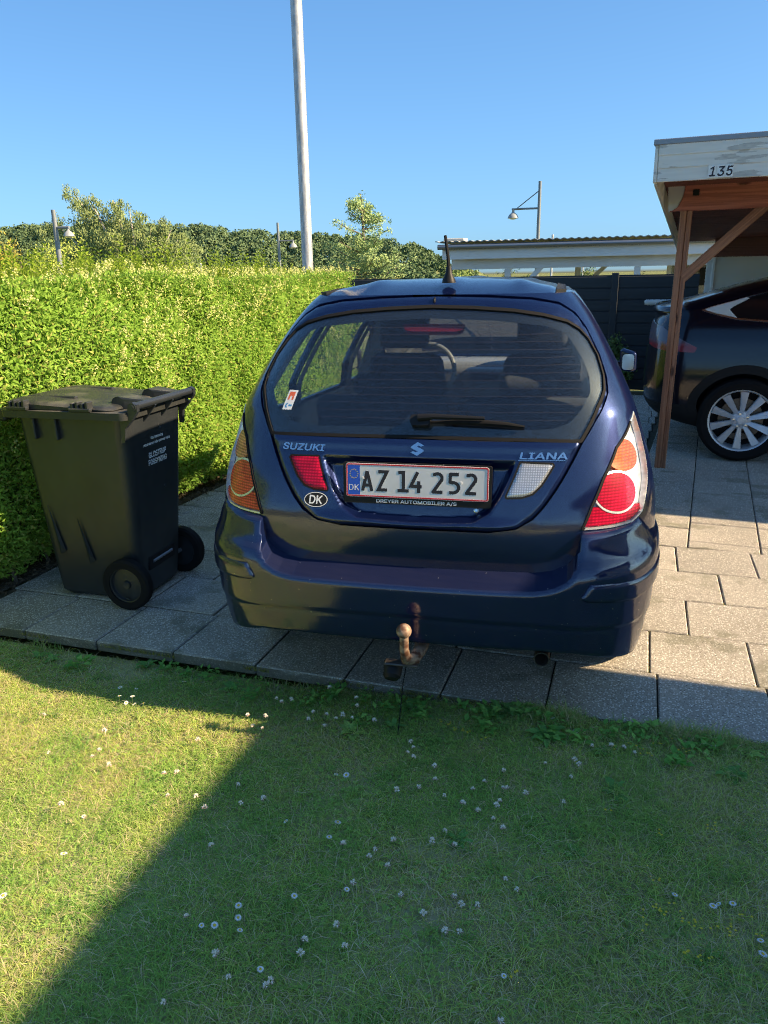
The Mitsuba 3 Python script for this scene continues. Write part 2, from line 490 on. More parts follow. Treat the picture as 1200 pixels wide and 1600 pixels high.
cp_add('post', bevel_box(4.6, 4.69, BY + 0.005, BY + 0.085, 0.0, bz0 - 0.001, 0.003), 'brown_wood', cpk, along=2)
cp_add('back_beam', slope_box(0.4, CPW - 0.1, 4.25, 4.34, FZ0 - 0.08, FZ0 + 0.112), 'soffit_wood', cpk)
# the dark box under the soffit
cp_add('ceiling_box', slope_box(0.98, 1.5, 1.75, 1.9, FZ0 - 0.02, FZ0 + 0.112, 0.006), 'dark_trim', cpk)
# house number: three enamel plates
for ch, px, wh in (('1', 0.349, 'leftmost'), ('3', 0.398, 'middle'), ('5', 0.447, 'rightmost')):
    nk = tag(numbered('number_plate'), f'{wh} of the three white number plates on the carport fascia', 'house number', 'plates of the house number')
    zc = FZ0 + 0.006
    scene[nk] = {**mikit.ply(bevel_box(px - 0.0235, px + 0.0235, -0.009, -0.0045, zc, zc + 0.074, 0.0015), 'enamel', smooth=False), 'to_world': T(CPM)}
    g = text(ch, 0.054, upright((px, -0.0092, zc + 0.010)), 0.0008, bold=True, sx=0.95)
    v = np.array(g.vertices)
    v[:, 0] += (v[:, 2] - zc) * 0.12
    g.vertices = v
    add('digit', g, 'ink', nk, smooth=False, m=CPM)
pbr('enamel', (0.74, 0.73, 0.69), 0.35)
pbr('ink', (0.012, 0.012, 0.02), 0.5)

# the white rendered shed at the back of the carport
sh = thing('shed', 'cream white rendered shed wall behind the carport and the parked car', 'shed')
add('wall', bevel_box(0.405, 6.2, 4.42, 6.5, -0.16, 1.74, 0.006), 'cream_wall', sh, smooth=False, m=CPM)
add('corner_board', bevel_box(0.33, 0.404, 4.40, 4.5, -0.16, 1.78, 0.004), 'white_paint', sh, smooth=False, m=CPM)
add('corner_board', bevel_box(0.395, 0.425, 4.385, 4.419, -0.16, 1.78, 0.004), 'white_paint', sh, smooth=False, m=CPM)

# ------------------------------------------------------------------ dark slatted fence at the back
FY = 11.0
fn_ = thing('fence', 'dark blue grey fence of horizontal boards behind the cars', 'fence')
NB = 10
BH = 1.49 / NB
posts = [-6.05, -4.17, -2.29, -0.41]
for i, px in enumerate(posts):
    add('post', bevel_box(px - 0.045, px + 0.045, FY - 0.05, FY + 0.04, -0.16, 1.525, 0.005), 'fence_paint', fn_, smooth=False)
    for k in range(NB):
        x1 = px + 1.88 - 0.046 if i < len(posts) - 1 else 0.62
        zb = 0.005 + k * BH
        poly = Polygon([(0, zb), (0.022, zb), (0.022, zb + BH * 0.86), (0.010, zb + BH - 0.012), (0.010, zb + BH + 0.004), (0, zb + BH + 0.004)])
        g = extrude(poly, x1 - px - 0.046, None)
        v = np.array(g.vertices)
        g.vertices = np.stack([px + 0.046 + v[:, 2], FY + 0.004 - v[:, 0] + 0.0, v[:, 1]], 1)
        g.fix_normals()
        add('board', g, 'fence_paint', fn_, smooth=False)

# ------------------------------------------------------------------ neighbour's white carport with a corrugated roof, beyond the fence
PG = (-3.30, 13.2)
PGZ = math.radians(1.5)
PGM = xf((PG[0], PG[1], 0), PGZ)
pk = thing('open_carport', 'white timber carport with corrugated grey roof beyond the dark fence', 'carport')


def pg(name, g, mt, **kw):
    return add(name, g, mt, pk, smooth=kw.pop('smooth', False), m=PGM, **kw)


PW = 5.6
nx = 420
xs = np.linspace(-0.1, PW, nx)
cz = 2.060 + 0.009 * np.sin(xs * 2 * np.pi / 0.115)
top = np.stack([np.stack([xs, xs * 0 - 0.13, cz], 1), np.stack([xs, xs * 0 + 4.2, cz + 0.02], 1)], 0)
v = np.vstack([top.reshape(-1, 3), top.reshape(-1, 3) - [0, 0, 0.012]])
i = np.arange(nx - 1)
n2 = 2 * nx
f = np.vstack([np.stack([i, i + 1, i + nx + 1], 1), np.stack([i, i + nx + 1, i + nx], 1), np.stack([i + n2, i + n2 + nx + 1, i + n2 + 1], 1), np.stack([i + n2, i + n2 + nx, i + n2 + nx + 1], 1),
               np.stack([i, i + n2 + 1, i + 1], 1), np.stack([i, i + n2, i + n2 + 1], 1), np.stack([i + nx, i + nx + 1, i + n2 + nx + 1], 1), np.stack([i + nx, i + n2 + nx + 1, i + n2 + nx], 1)])
pg('corrugated_roof', trimesh.Trimesh(v, f, process=False), 'eternit')
gut = tube([(-0.06, -0.10, 1.972), (PW, -0.10, 1.972)], 0.042, 10)
pg('gutter', gut, 'zinc', smooth=40)
pg('fascia', bevel_box(0.0, PW, -0.03, 0.0, 1.775, 1.975, 0.004), 'white_paint')
pg('front_beam', bevel_box(0.12, PW, 0.16, 0.26, 1.615, 1.785, 0.004), 'white_paint')
pg('roof_end', bevel_box(-0.07, 0.28, 0.4, 0.75, 2.085, 2.13, 0.008), 'grey_white')
for k in range(11):
    x = 0.3 + k * 0.51
    pg('rafter', bevel_box(x, x + 0.06, 0.005, 4.0, 1.775, 1.975, 0.003), 'white_paint')
for x in (1.02, 3.08):
    pg('post', bevel_box(x, x + 0.1, 0.165, 0.255, -0.16, 1.614, 0.004), 'white_paint')
pg('post', bevel_box(3.72, 3.80, 3.3, 3.4, -0.16, 1.70, 0.004), 'white_paint')
pg('post', bevel_box(1.98, 2.09, 3.3, 3.4, -0.16, 1.70, 0.004), 'white_paint')
pg('brace', beam_between((1.05, 0.21, 1.0), (1.62, 0.21, 1.64), 0.08, 0.085, 0.003, up=(0, 1, 0)), 'white_paint')
pg('brace', beam_between((2.03, 3.35, 1.15), (2.6, 3.35, 1.68), 0.08, 0.085, 0.003, up=(0, 1, 0)), 'white_paint')
pg('rear_beam', bevel_box(0.12, PW, 3.30, 3.40, 1.701, 1.774, 0.004), 'white_paint')

# a low brick outbuilding beyond it
ob = thing('outbuilding', 'small brown outbuilding with flat dark roof far beyond the fence', 'outbuilding')
for k in range(8):
    add('board', bevel_box(0.45, 2.3, 17.0 + 0.012 * (k % 2), 17.06, 0.60 + k * 0.13, 0.60 + k * 0.13 + 0.125, 0.004), 'tile_mat_0', ob, smooth=False)
add('wall', bevel_box(0.46, 2.3, 17.07, 19, -0.16, 1.7, 0.01), 'tile_mat_2', ob, smooth=False)
add('window', bevel_box(0.95, 1.5, 16.96, 16.995, 1.25, 1.58, 0.005), 'dark_trim', ob, smooth=False)
add('roof', bevel_box(-0.35, 2.5, 16.6, 19.2, 1.705, 1.78, 0.01), 'roof_dark', ob, smooth=False)

# ------------------------------------------------------------------ poles and street lamps
bp = thing('mast', 'tall galvanised steel mast rising behind the hedge', 'pole')
add('shaft', tube([(-5.235, 12.0, -0.16), (-5.235, 12.0, 1.2), (-5.235, 12.0, 7.5)], [0.088, 0.088, 0.086], 24), 'galv', bp, smooth=40)
add('foot', lathe([(0, -0.16), (0.14, -0.16), (0.14, -0.02), (0.095, 0.0), (0, 0.0)], 24), 'galv', bp, m=xf((-5.235, 12.0, 0)))


def street_lamp(x, y, ztop, drop, arm, side, label, r=0.035, s=1.0, stay=True):
    k = thing('street_lamp', label, 'street lamp', 'street lamps beyond the hedge and fence')
    zarm = ztop - drop
    add('column', tube([(x, y, -0.16), (x, y, zarm), (x, y, ztop)], [r * 1.25, r, r * 0.9], 12), 'lamp_column', k, smooth=40)
    e = np.array([x + side * arm, y, zarm])
    add('arm', tube([(x, y, zarm), (x + side * (arm + 0.06 * s), y, zarm - 0.0)], r * 0.6, 10), 'lamp_column', k, smooth=40)
    if stay:
        add('stay', tube([(x, y, ztop - drop * 0.33), (x + side * arm * 0.85, y, zarm + 0.03)], r * 0.3, 8), 'lamp_column', k, smooth=40)
    prof = [(0.0, 0.0), (0.05, 0.0), (0.055, -0.12), (0.085, -0.15), (0.15, -0.20), (0.2, -0.27), (0.235, -0.36), (0.225, -0.36), (0.18, -0.28), (0.0, -0.2)]
    sh_ = add('shade', lathe([(a * s, b * s) for a, b in prof[::-1]], 24), 'lamp_grey', k, smooth=40, m=xf(e))
    add('diffuser', lathe([(a * s, b * s) for a, b in [(0, -0.42), (0.08, -0.41), (0.15, -0.38), (0.2, -0.345), (0, -0.34)]], 20), 'enamel', sh_, smooth=40, m=xf(e))


pbr('lamp_grey', (0.30, 0.32, 0.33), 0.5)
pbr('lamp_column', (0.22, 0.245, 0.26), 0.55, 0.3)
street_lamp(-3.93, 30, 4.65, 0.90, 0.93, -1, 'slim street lamp with arm to the left above the white open carport', 0.06, 0.85)
street_lamp(-13.43, 16, 3.15, 0.40, 0.36, 1, 'street lamp at far left above the hedge with bell shade', 0.055, 0.55, False)
street_lamp(-19.1, 40, 4.32, 0.93, 0.85, 1, 'distant street lamp left of the galvanised mast', 0.07, 0.95, False)
for i, (x, y, h) in enumerate([(-5.1, 45, 3.42), (-4.2, 55, 2.3), (-0.6, 50, 1.95), (1.5, 52, 2.0), (-36, 60, 2.7)]):
    k = thing('thin_pole', ['distant thin pole just right of the lamp over the white roof', 'distant thin pole under the white beam', 'short distant pole left of centre post', 'faint distant pole near the brown post', 'distant pole right of the pale tree'][i], 'pole', 'distant thin poles')
    add('shaft', tube([(x, y, -0.16), (x, y, h)], 0.06, 8), 'galv', k)
    add('cap', lathe([(0, 0), (0.07, 0), (0.05, 0.06), (0, 0.07)], 8), 'galv', k, m=xf((x, y, h)))
# ------------------------------------------------------------------ hedge
pr = np.random.default_rng(21)
HX, HT, HY0, HY1 = -2.93, 1.56, 0.6, 8.0
hk = thing('hedge', 'clipped privet hedge in yellow flower along the left of the drive', 'hedge')


def col_mix(a, b, t):
    return np.asarray(a)[None] * (1 - t[:, None]) + np.asarray(b)[None] * t[:, None]


def bulge(y, z):
    q = np.stack([y * 1.1, z * 1.3, y * 0], -1)
    return 0.22 * (meshkit.fbm(q, 3, 11) - 0.5) + 0.10 * (meshkit.noise(np.stack([y * 4, z * 4, y * 0], -1), 4) - 0.5)


def hedge_points(n, y0, y1):
    """points over the hedge's right face and top, with outward normals"""
    y = pr.uniform(y0, y1, n)
    face = pr.random(n) < 0.74
    z = np.where(face, pr.uniform(0.06, HT, n), HT)
    dz = np.clip((z - 0.1) / 0.35, 0, 1)
    depth = pr.exponential(0.06, n)
    x = np.where(face, HX + bulge(y, z) - 0.17 * (1 - dz) ** 1.5 - depth, HX - pr.uniform(0, 0.95, n))
    zt = HT + 0.10 * (meshkit.fbm(np.stack([y * 1.6, x * 1.6, x * 0], -1), 3, 8) - 0.5) - depth
    z = np.where(face, z, zt)
    edge = np.clip((z - (HT - 0.25)) / 0.25, 0, 1) * face
    x = x - 0.13 * edge ** 2
    nrm = np.where(face[:, None], np.stack([np.ones(n), 0 * y, 0.25 + edge * 0.8], 1), np.array([0.12, 0, 1.0])[None])
    return np.stack([x, y, z], 1), unit(nrm), depth


def hedge_leaves(n, y0, y1, L, W):
    c, nn, dep = hedge_points(n, y0, y1)
    d = unit(nn * 0.55 + rand_dirs(n, pr) * 0.9 + np.array([0, 0, 0.25]))
    up = unit(nn * 1.0 + rand_dirs(n, pr) * 0.55 + np.array([0, 0, 0.45]))
    v, f = leaves(c, d, up, L * pr.uniform(0.65, 1.25, n), W * pr.uniform(0.75, 1.2, n))
    t = pr.random(n)
    q = meshkit.fbm(c * 2.3, 3, 2)
    col = col_mix((0.20, 0.38, 0.05), (0.40, 0.58, 0.12), np.clip(t * 0.6 + q * 0.6 - 0.1, 0, 1))
    col = np.where((pr.random(n) < 0.10)[:, None], np.array([0.52, 0.54, 0.16])[None], col)
    col *= pr.uniform(0.8, 1.15, n)[:, None]
    return v, f, np.repeat(col, 5, 0)


def join(parts):
    vs, fs, cs, o = [], [], [], 0
    for v, f, c in parts:
        vs.append(v)
        fs.append(f + o)
        cs.append(c)
        o += len(v)
    return (np.vstack(vs), np.vstack(fs)), np.vstack(cs)


def sprigs(n, y0, y1, hmin, hmax, L, W):
    """upright shoots that stand above the clipped top"""
    out = []
    y = pr.uniform(y0, y1, n)
    x = HX - 0.1 - pr.uniform(0, 0.85, n)
    h = pr.uniform(hmin, hmax, n) * (0.4 + 0.9 * meshkit.noise(np.stack([y * 1.7, x * 0, x * 0], -1), 9))
    lean = pr.normal(0, 0.2, (n, 2))
    k = 9
    for j in range(k):
        t = (j + 0.4) / k
        c = np.stack([x + lean[:, 0] * h * t, y + lean[:, 1] * h * t, HT - 0.05 + h * t], 1)
        a = pr.uniform(0, 6.28, n)
        for s in (0, math.pi):
            d = np.stack([np.cos(a + s), np.sin(a + s), np.full(n, 0.9)], 1)
            v, f = leaves(c, d, np.array([0, 0, 1.0])[None] + rand_dirs(n, pr) * 0.4, L * (1.1 - 0.5 * t), W)
            col = col_mix((0.21, 0.33, 0.035), (0.34, 0.44, 0.06), pr.random(n))
            out.append((v, f, np.repeat(col, 5, 0)))
    return out


hl = [hedge_leaves(115000, 2.4, 6.2, 0.034, 0.0135), hedge_leaves(34000, 6.2, HY1, 0.038, 0.015), hedge_leaves(9000, HY0, 2.4, 0.06, 0.024)]
hl += sprigs(420, 2.4, 7.0, 0.08, 0.26, 0.045, 0.014) + sprigs(130, 2.4, 5.0, 0.12, 0.34, 0.055, 0.014) + sprigs(80, 7.0, HY1, 0.06, 0.2, 0.055, 0.017)
g, c = join(hl)
add('foliage', g, 'leaf_mat', hk, smooth=False, color=c, kind='stuff')
# cream flower panicles: small clumps of specks
nf = 1300
fc, fnn, _ = hedge_points(nf * 3, 2.4, 8.0)
w_ = meshkit.noise(fc * 1.4, 31) + 0.9 * (fc[:, 2] - 0.8)
sel = np.argsort(-w_ + pr.random(len(w_)) * 0.8)[:nf]
fc, fnn = fc[sel] + fnn[sel] * 0.035, fnn[sel]
n_ = 16
ax = unit(fnn * 0.6 + np.array([0, 0, 0.8]) + rand_dirs(nf, pr) * 0.4)
cc = (fc[:, None] + ax[:, None] * (np.arange(n_) / n_ * 0.055)[None, :, None] + pr.normal(0, 1, (nf, n_, 3)) * (0.013 * (1.15 - np.arange(n_) / n_))[None, :, None]).reshape(-1, 3)
v, f = leaves(cc, rand_dirs(len(cc), pr), rand_dirs(len(cc), pr), 0.012, 0.011)
add('blossom', (v, f), 'petal_mat', hk, smooth=False, color=np.repeat(col_mix((0.50, 0.54, 0.16), (0.64, 0.64, 0.28), pr.random(len(cc))), 5, 0), kind='stuff')
# woody inside and stems
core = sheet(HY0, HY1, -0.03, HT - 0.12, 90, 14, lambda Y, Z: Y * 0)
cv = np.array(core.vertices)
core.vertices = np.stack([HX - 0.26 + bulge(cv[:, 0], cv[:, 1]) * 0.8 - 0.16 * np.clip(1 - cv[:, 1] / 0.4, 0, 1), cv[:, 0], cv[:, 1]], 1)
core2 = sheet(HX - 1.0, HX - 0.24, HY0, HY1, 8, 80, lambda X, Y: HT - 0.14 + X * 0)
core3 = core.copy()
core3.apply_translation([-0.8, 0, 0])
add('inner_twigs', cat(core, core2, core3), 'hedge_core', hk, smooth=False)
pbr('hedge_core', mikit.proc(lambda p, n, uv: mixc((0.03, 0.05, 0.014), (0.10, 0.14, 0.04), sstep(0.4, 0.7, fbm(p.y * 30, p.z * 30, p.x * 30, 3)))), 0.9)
st = []
for y in np.arange(2.5, 8.0, 0.21):
    y0 = y + pr.uniform(-0.06, 0.06)
    x0 = HX - 0.22 - pr.uniform(0, 0.12)
    st.append(tube([(x0, y0, -0.05), (x0 + pr.uniform(-0.04, 0.05), y0 + pr.uniform(-0.05, 0.05), 0.15), (x0 + pr.uniform(-0.05, 0.12), y0 + pr.uniform(-0.12, 0.12), 0.42)], [0.012, 0.010, 0.006], 6))
add('stems', cat(*st), 'bark_mat', hk, kind='stuff')

# dry leaves and small weeds on the strip of soil under the hedge
nl = 2600
c = np.stack([pr.uniform(-3.35, -3.02, nl), pr.uniform(2.6, 8, nl), np.full(nl, -0.012)], 1)
v, f = leaves(c, np.stack([pr.normal(size=nl), pr.normal(size=nl), pr.uniform(0, 0.5, nl)], 1), np.array([0, 0, 1.0])[None] + rand_dirs(nl, pr) * 0.5, 0.035, 0.015)
k = add('leaf_litter', (v, f), 'petal_mat', smooth=False, color=np.repeat(col_mix((0.07, 0.05, 0.03), (0.2, 0.15, 0.09), pr.random(nl)), 5, 0))
tag(k, 'dry brown leaves on the soil strip under the hedge', 'leaf litter', kind='stuff')


# ------------------------------------------------------------------ trees
def limb_tree(name, label, base, limbs, bark, crown_fn, leafmat='far_leaf_mat', category='tree', group=None):
    k = thing(name, label, category, group)
    add('trunk', cat(*[tube(p, r, 7) for p, r in limbs]), bark, k, smooth=40)
    v, f, c = crown_fn()
    add('crown', (v, f), leafmat, k, smooth=False, color=c, kind='stuff')
    return k


def clump_leaves(cent, rad, per, L, W, ca, cb, droop=0.0, r=None, flat=0.85):
    r = r or pr
    n = len(cent) * per
    d = rand_dirs(n, r) * (r.random(n)[:, None] ** 0.45)
    d[:, 2] *= flat
    rr = np.repeat(np.broadcast_to(rad, len(cent)), per)
    c = np.repeat(cent, per, 0) + d * rr[:, None]
    c[:, 2] -= droop * r.random(n) * rr
    dirs = unit(rand_dirs(n, r) + np.array([0, 0, -2.2 * droop]))
    v, f = leaves2(c, dirs, rand_dirs(n, r) + np.array([0, 0, 0.8]), L * r.uniform(0.7, 1.3, n), W)
    tone = np.repeat(r.random(len(cent)), per) * 0.6 + r.random(n) * 0.4
    col = col_mix(ca, cb, tone)
    return v, f, np.repeat(col, 4, 0)


def birch():
    B = np.array([-15.4, 22.0, -0.16])
    r = np.random.default_rng(5)
    limbs, cent, rad = [], [], []
    tips = [(-17.75, 22.2, 4.28), (-16.9, 21.8, 4.05), (-16.2, 22.1, 3.95), (-15.5, 21.9, 3.6), (-18.5, 22, 3.35), (-16.8, 22, 3.0), (-15.0, 22.2, 3.1), (-14.5, 22, 3.3), (-14.0, 22.1, 2.7), (-17.8, 21.8, 2.6), (-16.0, 21.6, 2.7), (-15.2, 21.7, 2.4), (-14.2, 22.1, 3.0)]
    for t in tips:
        t = np.array(t)
        mid = B * 0.45 + t * 0.55 + np.array([0, 0, 0.35])
        P = [B + (0, 0, 0), B * 0.8 + mid * 0.2, mid, mid * 0.35 + t * 0.65 + np.array([0, 0, 0.05]), t]
        limbs.append((P, [0.11, 0.09, 0.05, 0.03, 0.01]))
        for s in np.linspace(0.15, 1.0, 9):
            q = mid * (1 - s) + t * s
            for _ in range(3):
                cent.append(q + r.normal(size=3) * np.array([0.22, 0.22, 0.10]) - np.array([0, 0, 0.05]))
                rad.append(0.30 - 0.16 * s)
                cent.append(q + r.normal(size=3) * np.array([0.3, 0.3, 0.15]) - np.array([0, 0, 0.55 - 0.35 * s]))
                rad.append(0.34 - 0.2 * s)
    cent, rad = np.array(cent), np.array(rad)
    low = np.stack([r.uniform(-17.8, -13.4, 200), r.uniform(21.4, 22.6, 200), r.uniform(0.9, 2.6, 200)], 1)
    v, f, c = clump_leaves(np.vstack([cent, low]), np.concatenate([rad, np.full(200, 0.34)]), 75, 0.062, 0.034, (0.14, 0.20, 0.06), (0.29, 0.35, 0.13), 0.9, r)
    return limbs, (v, f, c)


lm, cr_ = birch()
limb_tree('birch_tree', 'drooping birch tree leaning up behind the hedge at the left', None, lm, 'birch_bark_mat', lambda: cr_)


def pear():
    r = np.random.default_rng(8)
    B = np.array([-6.35, 18.0, -0.16])
    top = np.array([-6.45, 18.0, 3.35])
    limbs, cent, rad = [([B, B * 0.5 + top * 0.5 + (0.05, 0, 0), top], [0.07, 0.045, 0.01])], [], []
    for i in range(46):
        s = r.uniform(0.25, 0.97)
        p = B * (1 - s) + top * s
        a = r.uniform(0, 6.28)
        L = (1.12 - s) * r.uniform(0.7, 1.4) * 1.3 + 0.12
        e = p + np.array([math.cos(a) * L, math.sin(a) * L, 0.35 * L * r.uniform(0.3, 1.6)])
        limbs.append(([p, p * 0.5 + e * 0.5 + (0, 0, -0.03), e], [0.022, 0.014, 0.005]))
        for t in np.linspace(0.2, 1, 9):
            cent.append(p * (1 - t) + e * t + r.normal(size=3) * 0.05)
            rad.append(0.15 - 0.06 * t)
    for t in np.linspace(0.6, 1, 10):
        cent.append(B * (1 - t) + top * t)
        rad.append(0.13)
    v, f, c = clump_leaves(np.array(cent), np.array(rad), 27, 0.055, 0.028, (0.22, 0.33, 0.11), (0.42, 0.52, 0.22), 0.25, r)
    return limbs, (v, f, c)


lm2, cr2 = pear()
limb_tree('pear_tree', 'pale grey green young tree right of the galvanised mast', None, lm2, 'bark_mat', lambda: cr2)


def bush(name, label, x, y, z0, h, w, n, L, ca, cb, seed, category='bush', group=None):
    r = np.random.default_rng(seed)
    u = rand_dirs(n, r)
    u[:, 2] = np.abs(u[:, 2])
    q = u * (0.55 + 0.45 * r.random(n))[:, None] * (0.8 + 0.4 * meshkit.noise(u * 2.5 + seed, seed))[:, None]
    cent = np.array([x, y, z0]) + q * np.array([w, w * 0.7, h])
    limbs = [([(x, y, -0.16), (x + a * 0.4 * w, y + b * 0.3 * w, z0 + h * 0.35), (x + a * 0.7 * w, y + b * 0.5 * w, z0 + h * 0.7)], [0.05, 0.03, 0.01]) for a, b in r.uniform(-1, 1, (6, 2))]
    cr = clump_leaves(cent, 0.11 * (h + w), 60, L * 0.75, L * 0.36, ca, cb, 0.2, r)
    return limb_tree(name, label, None, limbs, 'bark_mat', lambda: cr, category=category, group=group)


bush('yellow_shrub', 'yellow green rounded shrub behind the hedge under the left street lamp', -14.7, 17.5, 0.4, 2.2, 1.35, 190, 0.09, (0.30, 0.38, 0.05), (0.50, 0.56, 0.13), 3, 'shrub')
bush('golden_shrub', 'golden shrub at the far left edge above the hedge', -8.25, 8.8, 0.9, 1.30, 0.22, 60, 0.05, (0.36, 0.30, 0.04), (0.5, 0.42, 0.08), 9, 'shrub')
bush('low_bush', 'green bush under the left end of the white roof', -5.0, 22.0, 0.0, 1.72, 1.05, 130, 0.10, (0.14, 0.22, 0.05), (0.32, 0.40, 0.12), 12, 'bush')
bush('low_bush', 'dark green bush between the white carport posts', -3.8, 24.0, 0.0, 1.72, 0.75, 90, 0.10, (0.07, 0.12, 0.03), (0.17, 0.23, 0.07), 13, 'bush')
bush('low_bush', 'small bush beyond the fence near the right white post', -1.6, 24.0, 0.0, 1.72, 0.42, 70, 0.09, (0.08, 0.13, 0.03), (0.18, 0.25, 0.07), 14, 'bush')
bush('low_bush', 'low green bush beside the brown outbuilding', -0.1, 15.6, 0.6, 0.88, 0.4, 60, 0.07, (0.09, 0.14, 0.03), (0.2, 0.27, 0.07), 15, 'bush')
bush('fence_plant', 'small leafy plant growing at the foot of the dark fence', -0.38, 10.6, 0.25, 0.52, 0.3, 60, 0.06, (0.05, 0.09, 0.02), (0.12, 0.18, 0.05), 16, 'plant')

# wooded hill far behind
hr = np.random.default_rng(17)


def hill_top(x):
    xs_ = [-190, -113, -85, -61, -43, -35, -30.5, -26, -20, 10, 120]
    zs_ = [11, 11.0, 10.8, 8.5, 7.2, 6.0, 3.4, 1.9, 1.1, 0.9, 0.9]
    return np.interp(x, xs_, zs_)


hx = np.linspace(-200, 140, 120)
hy = np.linspace(100, 170, 12)
X, Y = np.meshgrid(hx, hy)
Z = (hill_top(X) - 3.2).clip(-0.3) * np.clip((Y - 100) / 22, 0, 1) - 0.1
hm = sheet(-200, 140, 100, 170, 120, 12, lambda X, Y: (hill_top(X) - 3.6).clip(-0.6) * np.clip((Y - 100) / 22, 0, 1) - 0.2)
structure('hill', hm, 'field_mat', smooth=True)
nc = 1700
cx = hr.uniform(-150, 60, nc)
cy = hr.uniform(104, 126, nc)
R_ = hr.uniform(0.8, 1.7, nc) * np.clip(hill_top(cx) / 8, 0.28, 1.0)
zt = (hill_top(cx) * np.clip((cy - 94) / 24, 0.3, 1.0)) * hr.uniform(0.86, 1.03, nc) - R_ * 1.2
per = 250
u = rand_dirs(nc * per, hr)
u[:, 2] = np.where(u[:, 2] < -0.4, -u[:, 2], u[:, 2])
rad = np.repeat(R_, per) * (0.80 + 0.4 * meshkit.noise(u * 2.2 + np.repeat(np.arange(nc), per)[:, None] * 3.1, 3))
c = np.repeat(np.stack([cx, cy, zt], 1), per, 0) + u * rad[:, None] * np.array([1, 1, 1.35])
keep = (u[:, 1] < 0.45) & (np.repeat(cx, per) < -24.5)
c, u = c[keep], u[keep]
v, f = leaves2(c, unit(rand_dirs(len(c), hr) + u * 0.3), unit(u + rand_dirs(len(c), hr) * 0.5), 0.36, 0.30)
tone = (np.repeat(hr.random(nc), per)[keep] * 0.6 + hr.random(len(c)) * 0.4)
k = add('forest', (v, f), 'far_leaf_mat', smooth=False, color=np.repeat(col_mix((0.075, 0.135, 0.06), (0.15, 0.215, 0.09), tone), 4, 0))
tag(k, 'dense green wood covering the far hill', 'forest', kind='stuff')
# ------------------------------------------------------------------ the blue car: body surface
CAR_X, CAR_RZ = -0.714, math.radians(5.7)
CARM = xf((CAR_X + 0.3 * math.sin(CAR_RZ), 2.6 - 0.3 * math.cos(CAR_RZ), 0), CAR_RZ)   # car frame: x right, y forward from the rear, z up
_ZW = [0.15, 0.30, 0.45, 0.60, 0.75, 0.90, 1.00, 1.10, 1.20, 1.30, 1.38, 1.44, 1.47, 1.50]
_W = [0.792, 0.82, 0.834, 0.839, 0.830, 0.800, 0.766, 0.730, 0.683, 0.630, 0.583, 0.541, 0.517, 0.485]
_ZY = [0.15, 0.40, 0.60, 0.68, 0.75, 0.84, 0.95, 1.02, 1.10, 1.18, 1.30, 1.38, 1.43, 1.47, 1.50]
_Y = [0.14, 0.10, 0.075, 0.068, 0.072, 0.095, 0.140, 0.175, 0.218, 0.264, 0.345, 0.412, 0.460, 0.512, 0.565]
_ZF = [0.15, 0.35, 0.60, 0.72, 0.80, 0.88, 0.96, 1.00, 1.44, 1.50]
_F = [4.10, 4.18, 4.20, 4.16, 4.02, 3.75, 3.36, 3.28, 2.36, 2.20]
from scipy.interpolate import PchipInterpolator
fW, fY, fF = PchipInterpolator(_ZW, _W), PchipInterpolator(_ZY, _Y), PchipInterpolator(_ZF, _F)
CORN_D, CORN_N = 0.75, 4.0
fD = lambda z: np.interp(z, [0.70, 0.95, 1.10, 1.5], [0.75, 0.62, 0.45, 0.40])
_a = np.linspace(0, math.pi / 2, 4001)
_ux, _uy = np.sin(_a) ** (2 / CORN_N), 1 - np.cos(_a) ** (2 / CORN_N)
_sl = np.concatenate([[0], np.cumsum(np.hypot(np.diff(_ux) * 0.83, np.diff(_uy) * CORN_D))])
S_CORNER = float(_sl[-1])                    # s where the corner has become the flank


S_FLANK = S_CORNER
def s_front(z):
    return S_CORNER + np.maximum(fF(z) - fY(z) - fD(z) - CORN_D, 0.0)


def s_total(z):
    return s_front(z) + S_CORNER


def car_surf(s, z, off=0.0, dy=None):
    """s: metres along the contour from the middle of the rear (right positive), z: height; off moves outwards"""
    s, z = np.asarray(s, float), np.asarray(z, float)
    a = np.abs(s)
    W, y0 = fW(z), (fY(z) if dy is None else dy(z))
    sf = s_front(z)
    X, Yd = np.interp(a, _sl, _ux), np.interp(a, _sl, _uy)
    along = np.clip(a - S_CORNER, 0, sf - S_CORNER)
    x, y = W * X - 0.026 * along, y0 + fD(z) * Yd + along
    t = a - sf
    fx, fy = np.interp(S_CORNER - t, _sl, _ux), np.interp(S_CORNER - t, _sl, _uy)
    front = t > 0
    x = np.where(front, (W - 0.026 * along) * fx, x)
    y = np.where(front, y0 + fD(z) + along + CORN_D * (1 - fy), y)
    P = np.stack([np.where(s < 0, -x, x), y, z + 0 * x], -1)
    if not (isinstance(off, float) and off == 0.0):
        P = P + _car_n(s, z, dy) * np.asarray(off)[..., None]
    return P


def _car_n(s, z, dy=None):
    e = 0.004
    ds = car_surf(s + e, z, 0.0, dy) - car_surf(s - e, z, 0.0, dy)
    dz = car_surf(s, z + e, 0.0, dy) - car_surf(s, z - e, 0.0, dy)
    return unit(np.cross(ds, dz))


_ZB = [0.15, 0.20, 0.27, 0.36, 0.45, 0.55, 0.60, 0.635, 0.66, 0.70, 0.76, 0.80]
_B = [0.10, 0.05, 0.0, -0.022, -0.030, -0.030, -0.026, -0.012, 0.010, 0.028, 0.05, 0.06]
fB = PchipInterpolator(_ZB, _B)


def s_of_y(y, z):
    y0 = fY(z)
    d = (y - y0) / fD(z)
    return np.where(d < 1, np.interp(d, _uy, _sl), S_CORNER + y - y0 - fD(z))


